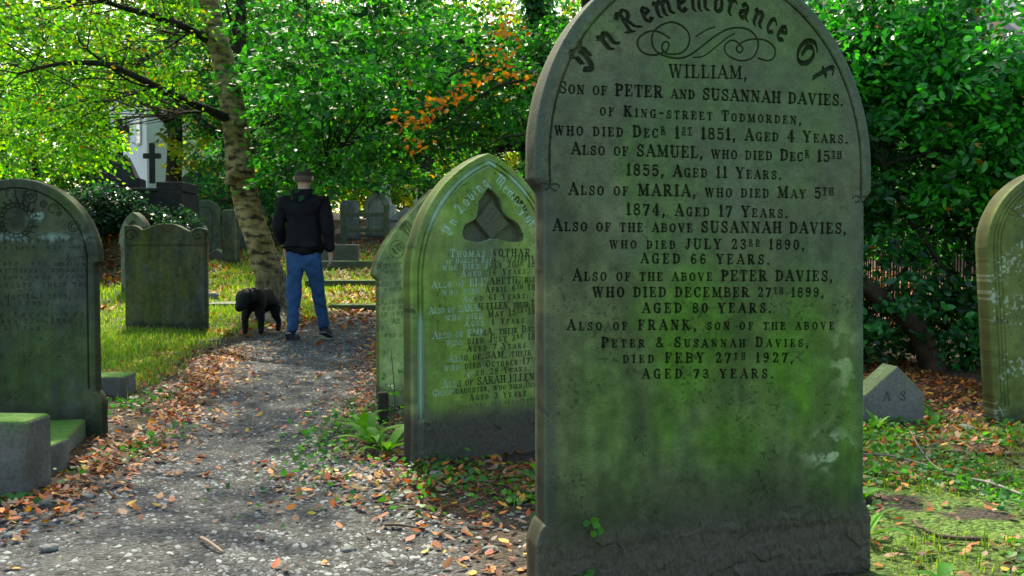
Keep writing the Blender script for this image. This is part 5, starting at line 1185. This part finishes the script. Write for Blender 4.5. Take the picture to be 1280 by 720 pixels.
# separate big leaves lying on the path
protos = []
for j in range(8):
    P0 = np.zeros((1, 3)); o = leaf_mesh(P0 - np.array([[.5 * .06, 0, 0]]), np.array([[1., 0, 0]]), np.array([[.1 * math.sin(j), .1, 1.]]), np.array([.06]), LEAFC[j:j + 1] * 1.05, "fallen_leaf", M_LITTER, None, curl=.8, width=1.0 + .1 * (j % 3)); protos.append(o.data); bpy.data.objects.remove(o)
def onpath(x, y): return (edge_w(x, y) > .3) * np.clip(.35 + .65 * np.exp(-np.abs(x - path_edges(y)[0] - .15) / .3), 0, 1)
lx, ly = scatter(1500, -2.9, .2, 2.5, 10.5, onpath, .75); lx, ly = lx[:170], ly[:170]
kind_ = ["orange", "rusty brown", "amber", "brown", "tan", "dark brown", "yellow", "orange"]
for x, y in zip(lx, ly):
    j = random.randrange(8); o = bpy.data.objects.new("fallen_leaf", protos[j]); C.objects.link(o)
    z = gzf(x, y) + (float(fbm(np.array(x), np.array(y), 9, 4, 60)) - .5) * .018 * float(ss(13, 6, np.array(y)))
    o.location = (x, y, z + .006); o.rotation_euler = (random.uniform(-.12, .12), random.uniform(-.12, .12), random.uniform(0, 6.28)); k = random.uniform(.35, .85); o.scale = (k, k, k)
    tag(o, kind_[j] + " fallen leaf lying on the grey gravel path", "leaf", "fallen leaves on the gravel path: " + kind_[j])

def blades(n, x0, x1, y0, y1, wf, h0, h1, w, name, label, cols, ypow=1.0):
    x, y = scatter(n, x0, x1, y0, y1, wf, ypow); k = len(x); z = gz(x, y) - .004
    h = rng.uniform(h0, h1, k); a = rng.uniform(0, 6.28, k); ln = rng.uniform(.1, .7, k) * h; ww = w * (.6 + .8 * rng.random(k)) * (1 + y * .08)
    sx, sy = -np.sin(a) * ww, np.cos(a) * ww; dx, dy = np.cos(a) * ln, np.sin(a) * ln
    V = np.stack([np.stack([x - sx, y - sy, z], -1), np.stack([x + sx, y + sy, z], -1), np.stack([x + dx * .4 + sx * .7, y + dy * .4 + sy * .7, z + h * .6], -1), np.stack([x + dx * .4 - sx * .7, y + dy * .4 - sy * .7, z + h * .6], -1), np.stack([x + dx, y + dy, z + h], -1), np.stack([x + dx, y + dy, z + h], -1)], 1)
    F = (np.array([[0, 1, 2, 3], [3, 2, 4, 5]])[None] + 6 * np.arange(k)[:, None, None]).reshape(-1, 4)
    F3 = F.copy()
    c = np.array(cols)[rng.integers(0, len(cols), k)] * (.7 + .6 * rng.random((k, 1)))
    o = np_mesh(name, V.reshape(-1, 3), F3, col=np.repeat(c, 6, 0), mat=M_GRASS); return tag(o, label, kind="stuff")
GC = [(.18, .34, .03), (.13, .27, .025), (.26, .38, .05), (.32, .34, .09), (.10, .22, .02)]
blades(110000, -7.5, -1.9, 5.8, 14, grass_w, .025, .075, .0022, "lawn_grass", "short green grass of the lawn left of the path", GC)
blades(60000, -9, 2.5, 14, 24, grass_w, .04, .10, .004, "lawn_grass", "rough grass on the slope beyond the lawn", GC)
blades(26000, 1.0, 3.6, 2.4, 5.8, grass_w, .012, .05, .0018, "moss_and_grass", "bright moss and short grass on the right ground", [(.14, .28, .02), (.10, .22, .02), (.2, .3, .04)])

# small-leaved ground cover (stuff) in clumps
def cover(n, x0, x1, y0, y1, wf, s0, s1, label, pal):
    x, y = scatter(n, x0, x1, y0, y1, wf); k = len(x); z = gz(x, y) + rng.uniform(.005, .045, k)
    D = rdir(k) * (1, 1, .4); return tag(leaf_mesh(np.stack([x, y, z], -1), D, rdir(k, 1.8), rng.uniform(s0, s1, k), np.array(pal)[rng.integers(0, len(pal), k)] * (.7 + .7 * rng.random((k, 1))), "ground_cover", M_LEAF_MID, None, width=1.5), label, kind="stuff")
WG = [(.06, .20, .02), (.04, .15, .025), (.09, .24, .03), (.05, .17, .05)]
cover(30000, 1.0, 4.2, 2.4, 6.0, lambda x, y: ss(.46, .62, fbm(x + 8, y, 2.6, 3, 71)) * .85, .012, .034, "small leafy weeds on the right ground", WG)
cover(9000, -1.2, .5, 3.2, 6.2, lambda x, y: np.clip(np.exp(-((x + .82) ** 2 / .03 + (y - 5.0) ** 2 / .8)) + np.exp(-((x + .3) ** 2 / .02 + (y - 3.9) ** 2 / .1)) + .5 * np.exp(-((x) ** 2 / .12 + (y - 3.7) ** 2 / .06)), 0, 1), .012, .035, "small leafy weeds around the pointed headstone's foot", WG)
cover(6000, -2.6, -1.3, 3.4, 7, lambda x, y: np.clip(np.exp(-((x + 1.74) ** 2 / .006 + (y - 4.5) ** 2 / .3)) + np.exp(-((x + 2.25) ** 2 / .02 + (y - 5.9) ** 2 / .2)), 0, 1) * .8, .015, .04, "small leafy weeds along the left kerb", [(.03, .12, .02), (.04, .15, .03)])

def weed(x, y, n, L_, wd, up, lab, pal=WG, stem=0, lean=(0, 0)):
    rt = empty("weed_plant", (x, y, gzf(x, y)), lab, "plant", (0, 0, random.uniform(0, 6)))
    mds = []
    for j in range(n):
        a = 6.28 * j / n + random.uniform(-.3, .3); el = up * random.uniform(.6, 1.2); l = L_ * random.uniform(.6, 1.15); w = wd * l
        m_ = MB(); S_ = 6; vs = []
        for i in range(S_ + 1):
            t = i / S_; ang = el - 1.3 * t * (1.0 - .3 * random.random()); 
            if i == 0: r, z = 0., .0
            else: r += math.cos(ang) * l / S_; z += math.sin(ang) * l / S_
            ww = w * math.sin(math.pi * min(1, .06 + t * .94)) ** .8 * (1 if i < S_ else 0) + .0008
            cx, cy = math.cos(a), math.sin(a); x_, y_ = r * cx + lean[0] * t * l, r * cy + lean[1] * t * l; zz = max(z, .004)
            vs += [(x_ - cy * ww, y_ + cx * ww, zz + ww * .3), (x_, y_, zz), (x_ + cy * ww, y_ - cx * ww, zz + ww * .3)]
        m_.add(vs, [(3 * i + c, 3 * i + c + 1, 3 * i + c + 4, 3 * i + c + 3) for i in range(S_) for c in (0, 1)])
        o = m_.build("leaf", None, rt, True); cl = np.array(random.choice(pal)) * random.uniform(.8, 1.3)
        at_ = o.data.color_attributes.new("tint", 'FLOAT_COLOR', 'POINT'); at_.data.foreach_set("color", np.tile(np.append(cl, 1), len(vs)).astype(np.float32)); o.data.materials.append(M_GRASS)
    return rt
WB = [(.08, .26, .02), (.12, .32, .03), (.06, .20, .02)]
weed(-.56, 4.42, 9, .20, .13, 1.1, "bright broad-leaved weed rosette at the left foot of the trefoil headstone", WB)
weed(-.66, 4.62, 8, .24, .09, 1.25, "tall arching green weed between the path and the trefoil headstone", WB)
weed(-.76, 5.05, 8, .16, .12, 1.2, "small leafy weed by the square post stub", WB)
weed(.13, 3.72, 5, .24, .09, 1.35, "upright bright weed with long blades before the trefoil headstone", WB)
weed(.02, 3.62, 6, .10, .2, .7, "low small weed among leaves left of the large headstone", WB)
weed(1.13, 3.15, 6, .17, .09, 1.35, "upright bright green weed at the right foot of the large headstone", WB)
weed(1.20, 2.75, 7, .09, .2, .8, "broad pale green weed at the lower right of the large headstone", WB)
weed(1.42, 2.66, 8, .09, .22, .7, "broad-leaved weed in the bottom right corner", WB)
weed(1.28, 3.6, 7, .14, .16, 1.0, "leafy weed between the large headstone and the foot stone", WB)
weed(1.86, 5.05, 9, .14, .08, 1.3, "tuft of grass at the left corner of the foot stone", WB)
weed(2.15, 5.06, 6, .10, .2, 1.2, "little bright weed before the foot stone", WB)
weed(.20, 2.50, 7, .12, .24, .9, "bright green ivy-leaved weed at the large headstone's left foot", WB)
weed(.09, 2.58, 6, .10, .2, .8, "small green weed by the path at the large headstone's left edge", WB)
weed(.86, 2.62, 6, .09, .24, .9, "small green sprig against the large headstone's base on the right", WB)
weed(1.05, 2.68, 7, .10, .2, .8, "green sprig at the large headstone's lower right corner", WB)
weed(-1.78, 3.52, 7, .08, .25, .8, "small dark weed at the foot of the thick corner block", [(.03, .13, .03), (.05, .18, .04)])
weed(-2.02, 3.50, 7, .09, .25, .9, "small green weed at the lower left corner before the thick block", [(.03, .13, .03), (.05, .18, .04)])
# ivy-like sprig climbing the large stone
q = S.M @ Vector((-.345, -.012, .0)) + S.loc
rt = empty("climbing_sprig", q, "little green sprig of leaves climbing the large headstone near its left foot", "plant", S.rot)
m_ = MB(); m_.tube([(0, -.004, -.02), (.006, -.006, .06), (-.004, -.004, .13), (.006, -.008, .19)], [.003, .003, .002, .001], 5); m_.build("stem", M_WOOD, rt)
n = 14; zz = np.array([.19, .195, .185, .19, .18, .2, .05, .03, .04, .02, .06, .03, .05, .17]); Pl = np.stack([rng.normal(0, .012, n) + (zz < .1) * rng.normal(0, .05, n), np.full(n, -.012), zz], -1)
leaf_mesh(Pl, rdir(n) * (1, .3, .6), np.array([[0, -1., .3]]) + rng.normal(0, .3, (n, 3)), np.full(n, .024), np.array(WB)[rng.integers(0, 3, n)], "leaves", M_LEAF_MID, rt, width=1.5)
# tall thin seedling by the pale green stone
rt = empty("seedling", (-.60, 5.0, 0), "thin tall seedling in front of the pale green headstone", "plant"); m_ = MB(); m_.tube([(0, 0, 0), (.01, 0, .2), (-.01, 0, .42)], [.004, .003, .0015], 5); m_.build("stem", M_WOOD, rt)
n = 34; zz = rng.uniform(.1, .43, n); Pl = np.stack([rng.normal(0, .05, n), rng.normal(0, .05, n), zz], -1); leaf_mesh(Pl, rdir(n) * (1, 1, .4), rdir(n, 1.2), rng.uniform(.02, .035, n), np.array(WG)[rng.integers(0, 4, n)], "leaves", M_LEAF_MID, rt, width=1.3)

M_TWIG = simple("grey_twig", (.16, .14, .12), (.28, .25, .22), 30, .8, .3); M_TWIGB = simple("brown_twig", (.07, .045, .03), (.12, .08, .05), 30, .8, .3)
def gpt(px, py, h=.0):
    d = ray(px, py); t = (CAM.z - .0) / -d.z
    p = CAM + d * t; return (p.x, p.y, gzf(p.x, p.y) + h)
def twig(pts, r0, r1, lab, mat=M_TWIG, h=.03):
    P = [gpt(x, y, h + .006 * math.sin(i * 2)) for i, (x, y) in enumerate(pts)]; tag(limb(P, r0, r1, 6, 4, .3).build("fallen_twig", mat, None, True), lab, "twig")
twig([(1076, 574), (1110, 576), (1150, 583), (1195, 601), (1240, 616), (1285, 632)], .004, .006, "long pale bent twig crossing the right ground")
twig([(1138, 545), (1148, 563), (1165, 583), (1185, 597)], .003, .004, "thin side twig meeting the long pale twig on the right")
twig([(1130, 560), (1180, 565), (1225, 567), (1285, 571)], .007, .009, "straight dark stick below the leaning headstone", M_TWIGB, .012)
twig([(1140, 655), (1155, 668), (1180, 674), (1235, 680)], .006, .008, "short curved stick near the bottom right corner", M_TWIGB, .012)
twig([(477, 659), (500, 661), (531, 663)], .005, .004, "short dark stick on the path at the bottom centre", M_TWIGB, .01)
twig([(466, 609), (490, 611), (520, 612)], .004, .003, "short dark stick on the path left of the trefoil headstone", M_TWIGB, .01)
twig([(252, 680), (265, 690), (280, 697)], .006, .005, "short tan stick on the path at the bottom left", simple("tan_twig", (.3, .2, .13), (.4, .28, .18)), .01)
twig([(476, 658), (479, 645), (486, 638)], .002, .0015, "thin pale grass stalk on the path at the bottom centre", M_TWIG, .01)
# bigger pale stones at the path edge
r_ = random.Random(9)
for px, py, s, lab in [(110, 628, .025, "pale pebble among leaves beside the small kerb block"), (60, 640, .035, "dark rounded cobble before the thick corner block"), (14, 677, .02, "white pebble near the bottom left corner"), (62, 695, .022, "white flat pebble at the bottom left edge of the path"),
                       (545, 600, .03, "pale stone by the weeds left of the trefoil headstone"), (612, 689, .022, "white angular chip by the large headstone's left foot"), (435, 687, .02, "pale pebble at the bottom of the path"), (425, 588, .022, "flat pale chip in the middle of the path"),
                       (1208, 534, .035, "grey stone in front of the leaning headstone"), (90, 610, .02, "grey pebble in the leaves by the low kerb slab")]:
    p = gpt(px, py); import bmesh
    bm = bmesh.new(); bmesh.ops.create_icosphere(bm, subdivisions=2, radius=s)
    for v in bm.verts: v.co *= 1 + r_.uniform(-.14, .14); v.co.z *= .6; v.co.x *= 1.3
    me = bpy.data.meshes.new("pebble"); bm.to_mesh(me); bm.free(); dark = 'dark' in lab
    o = link("pebble", me, M_GREYST if not dark else M_DARKST); o.location = (p[0], p[1], p[2] + s * .25); o.rotation_euler = (0, 0, r_.uniform(0, 6)); tag(o, lab, "stone")

# ---------------------------------------------------------------- the man and the dog
def skin(name, verts, edges, mat, parent, sub=2, smooth=True):
    me = bpy.data.meshes.new(name); me.from_pydata([v[:3] for v in verts], edges, []); o = link(name, me, mat, parent)
    md = o.modifiers.new("Skin", 'SKIN'); md.use_smooth_shade = True
    if not me.skin_vertices: 
        import bmesh as _b; bm = _b.new(); bm.from_mesh(me); bm.verts.layers.skin.verify(); bm.to_mesh(me); bm.free()
    for i, v in enumerate(verts):
        sv_ = me.skin_vertices[0].data[i]; r = v[3]; sv_.radius = (r, v[4] if len(v) > 4 else r); sv_.use_root = (i == 0)
    s_ = o.modifiers.new("Subsurf", 'SUBSURF'); s_.levels = sub; s_.render_levels = sub; return o
def wrinkle(o, s_, size):
    tx = bpy.data.textures.new("cloth_folds", 'CLOUDS'); tx.noise_scale = size; tx.noise_depth = 2
    d_ = o.modifiers.new("Folds", 'DISPLACE'); d_.texture = tx; d_.strength = s_; d_.mid_level = .5; o.modifiers["Subsurf"].render_levels = 3
def chain(*ids): return [(a, b) for a, b in zip(ids[:-1], ids[1:])]

mp_ = at(381, 427, 10.0); man = empty("person", (mp_.x, 10.0, gzf(mp_.x, 10.0)), "man in a black hooded jacket and blue jeans walking away along the path", "person", (0, 0, R_(-6)))
M_JACKET = simple("black_jacket", (.004, .004, .005), (.009, .009, .011), 5, .8, .2, .9)
M_SKIN = simple("skin", (.50, .29, .21), (.56, .34, .25), 30, .55, .35)
m, N, L, P = nt("blue_denim"); tc = N.new("ShaderNodeTexCoord"); c1, f1 = noise_mix(N, L, tc.outputs["Object"], 7, .35, .65, (.010, .045, .12), (.022, .08, .20)); L.new(c1, P.inputs["Base Color"]); P.inputs["Roughness"].default_value = .85
bp = N.new("ShaderNodeBump"); bp.inputs["Strength"].default_value = 1.0; bp.inputs["Distance"].default_value = .05; L.new(f1, bp.inputs["Height"]); L.new(bp.outputs[0], P.inputs["Normal"]); M_DENIM = m
# one body: pelvis, spine, head, arms to the wrists and fingers, legs
bv = [(0, 0, .93, .12, .09), (0, 0, 1.12, .12, .08), (0, 0, 1.34, .14, .09), (0, .0, 1.45, .09, .07), (0, .0, 1.51, .062), (0, .01, 1.565, .062), (0, .015, 1.60, .078, .082), (0, .015, 1.65, .082, .098), (0, .01, 1.70, .070, .085), (0, .0, 1.725, .035, .045),
      (.15, 0, 1.42, .05), (.24, -.03, 1.15, .038), (.258, .03, .90, .028), (-.15, 0, 1.42, .05), (-.24, -.03, 1.15, .038), (-.232, .11, .95, .028),
      (.09, 0, .86, .075), (.11, .10, .48, .05), (.12, .26, .14, .035), (-.09, 0, .86, .075), (-.10, -.02, .48, .05), (-.11, -.02, .10, .035)]
be = chain(0, 1, 2, 3, 4, 5, 6, 7, 8, 9) + chain(2, 10, 11, 12) + chain(2, 13, 14, 15) + chain(0, 16, 17, 18) + chain(0, 19, 20, 21)
def hand(bv, be, wi, sx, dy=.0):
    w = bv[wi]; i = len(bv); bv.append((w[0] + .003 * sx, w[1] + .012 + dy, w[2] - .055, .032, .016)); be.append((wi, i))
    for k, (o_, l_) in enumerate(((-.024, .062), (-.008, .072), (.008, .068), (.024, .052))):
        j = len(bv); bv.append((w[0] + .0, w[1] + .012 + dy + o_, w[2] - .095, .0085)); bv.append((w[0] - .012 * sx, w[1] + .018 + dy + o_, w[2] - .095 - l_ * .5, .008)); bv.append((w[0] - .03 * sx, w[1] + .022 + dy + o_, w[2] - .09 - l_ * .8, .007)); be += chain(i, j, j + 1, j + 2)
    j = len(bv); bv.append((w[0] - .012 * sx, w[1] + .045 + dy, w[2] - .05, .011)); bv.append((w[0] - .02 * sx, w[1] + .055 + dy, w[2] - .085, .009)); be += chain(i, j, j + 1)
hand(bv, be, 12, 1); hand(bv, be, 15, -1)
skin("body", bv, be, M_SKIN, man)
# ears, hair cut close
for sg in (-1, 1):
    m_ = MB(); m_.tube([(sg * .080, .01, 1.605), (sg * .092, -.002, 1.62), (sg * .096, -.006, 1.645), (sg * .086, .004, 1.662)], [.007, .013, .013, .006], 7); m_.build("ear", M_SKIN, man, True)
M_HAIR = simple("cropped_hair", (.035, .028, .022), (.08, .066, .054), 60, .9, .2, .4); M_HAIR2 = simple("shaved_hair", (.12, .085, .065), (.17, .12, .09), 80, .9, .2)
def cap_(name, z_lo, k, mat, zc=1.652):
    m_ = MB(); vs = []; n = 20; rows = 9
    for r in range(rows):
        e = math.asin(max(-1, min(1, (z_lo - zc) / .095))) + (math.pi / 2 - math.asin(max(-1, min(1, (z_lo - zc) / .095)))) * r / (rows - 1)
        for i in range(n):
            a = 6.283 * i / n; vs.append((math.cos(a) * math.cos(e) * .088 * k, .012 + math.sin(a) * math.cos(e) * .104 * k, zc + math.sin(e) * .096 * k + (.02 * max(0, math.sin(a)) if r < 3 else 0)))
    m_.add(vs, [(r * n + i, r * n + (i + 1) % n, (r + 1) * n + (i + 1) % n, (r + 1) * n + i) for r in range(rows - 1) for i in range(n)]); return m_.build(name, mat, man, True)
cap_("shaved_sides", 1.60, 1.0, M_HAIR2); cap_("hair", 1.662, 1.012, M_HAIR)
jv = [(0, 0, 1.10, .188, .135), (0, 0, .95, .192, .14), (0, 0, .83, .188, .138), (0, -.005, 1.28, .205, .15), (0, -.01, 1.40, .165, .125), (0, -.01, 1.49, .10, .09), (.20, -.01, 1.40, .085, .09), (.258, -.035, 1.15, .070), (.262, .02, .90, .050), (-.20, -.01, 1.40, .085, .09), (-.255, -.035, 1.15, .070), (-.235, .09, .97, .050)]
skin("jacket", jv, chain(2, 1, 0, 3, 4, 5) + chain(4, 6, 7, 8) + chain(4, 9, 10, 11), M_JACKET, man)
wrinkle(bpy.data.objects["jacket"], .045, .16)
hv = [(0, -.115, 1.46, .085, .05), (.085, -.07, 1.49, .045), (-.085, -.07, 1.49, .045), (.10, .02, 1.51, .035), (-.10, .02, 1.51, .035), (0, -.13, 1.38, .045, .03)]
skin("hood", hv, chain(5, 0, 1, 3) + chain(0, 2, 4), M_JACKET, man)
tv = [(0, 0, .90, .150, .125), (.092, .0, .80, .105), (.105, .06, .62, .088), (.113, .10, .48, .072), (.122, .19, .28, .062), (.126, .26, .12, .062), (-.092, .0, .80, .105), (-.10, -.01, .62, .088), (-.105, -.02, .48, .073), (-.112, -.03, .26, .064), (-.115, -.03, .08, .066), (0, 0, .98, .155, .12)]
skin("jeans", tv, chain(11, 0, 1, 2, 3, 4, 5) + chain(0, 6, 7, 8, 9, 10), M_DENIM, man)
wrinkle(bpy.data.objects["jeans"], .04, .10)
M_SHOE = simple("dark_shoe", (.03, .034, .04), (.05, .055, .06), 20, .7, .3); M_SOLE = simple("shoe_sole", (.12, .12, .12))
for (x, y, z, pit) in ((.128, .255, .055, -.25), (-.116, -.045, 0.0, 0)):
    sh_ = skin("shoe", [(0, 0, .06, .046, .05), (0, -.03, .045, .042), (0, .09, .04, .046, .032), (0, .19, .032, .040, .024)], chain(1, 0, 2, 3), M_SHOE, man); sh_.location = (x, y, z); sh_.rotation_euler = (pit, 0, 0)
    m_ = MB(); o_ = [(-.035, -.075), (.035, -.075), (.046, .05), (.05, .15), (.03, .225), (-.03, .225), (-.045, .15), (-.042, .05)]; m_.add([(a, b, 0.0) for a, b in o_] + [(a, b, .016) for a, b in o_], [tuple(range(7, -1, -1)), tuple(range(8, 16))] + [(i, (i + 1) % 8, 8 + (i + 1) % 8, 8 + i) for i in range(8)]); m_.build("sole", M_SOLE, sh_)

dp = at(321, 420, 10.7); dog = empty("dog", (dp.x, 10.75, gzf(dp.x, 10.7)), "black dog standing at the path edge left of the man, head held low", "dog", (0, 0, R_(258)))
dog.scale = (.86, .9, .95)
M_FUR = simple("black_fur", (.0015, .0015, .0018), (.004, .004, .004), 40, .7, .25, .5)
dv = [(-.16, 0, .415, .105, .115), (0, 0, .405, .12, .14), (.12, 0, .42, .115, .135), (-.32, 0, .42, .105, .115), (-.40, 0, .40, .08, .09), (.22, 0, .445, .10, .105), (.30, 0, .45, .10, .10), (.37, 0, .42, .10, .10), (.46, 0, .35, .062, .062), (.53, 0, .30, .050, .045),
      (.12, .085, .30, .062), (.11, .095, .18, .045), (.115, .095, .05, .036), (.15, .095, .026, .040, .026), (.12, -.085, .30, .062), (.15, -.095, .18, .045), (.14, -.095, .05, .036), (.175, -.095, .026, .040, .026),
      (-.34, .085, .32, .085), (-.27, .10, .22, .058), (-.38, .10, .135, .038), (-.36, .10, .05, .034), (-.325, .10, .024, .038, .024), (-.32, -.085, .32, .085), (-.22, -.10, .22, .058), (-.31, -.10, .135, .038), (-.29, -.10, .05, .034), (-.255, -.10, .024, .038, .024),
      (-.46, 0, .36, .035), (-.52, 0, .26, .028), (-.54, 0, .18, .016)]
de_ = chain(0, 1, 2, 5, 6, 7, 8, 9) + chain(0, 3, 4, 28, 29, 30) + chain(2, 10, 11, 12, 13) + chain(2, 14, 15, 16, 17) + chain(3, 18, 19, 20, 21, 22) + chain(3, 23, 24, 25, 26, 27)
skin("body", dv, de_, M_FUR, dog)
for sg in (-1, 1): skin("ear", [(.32, sg * .065, .50, .020, .024), (.335, sg * .105, .455, .036, .014), (.345, sg * .11, .385, .028, .012)], chain(0, 1, 2), M_FUR, dog)
m_ = MB(); m_.tube([(.555, 0, .340), (.566, 0, .342)], [.016, .008], 8); m_.build("nose", simple("dog_nose", (.01, .01, .01), None, 20, .3, .5), dog, True)
for sg in (-1, 1):
    m_ = MB(); m_.tube([(.42, sg * .062, .425), (.427, sg * .068, .426)], [.009, .004], 8); m_.build("eye", bpy.data.materials["dog_nose"], dog, True)

for o in list(sc.objects):
    if o.type == 'MESH' and o.parent is None and not o.get("kind") and not o.get("label"): print("UNTAGGED", o.name)
print("LEAVES", LEAFCOUNT)
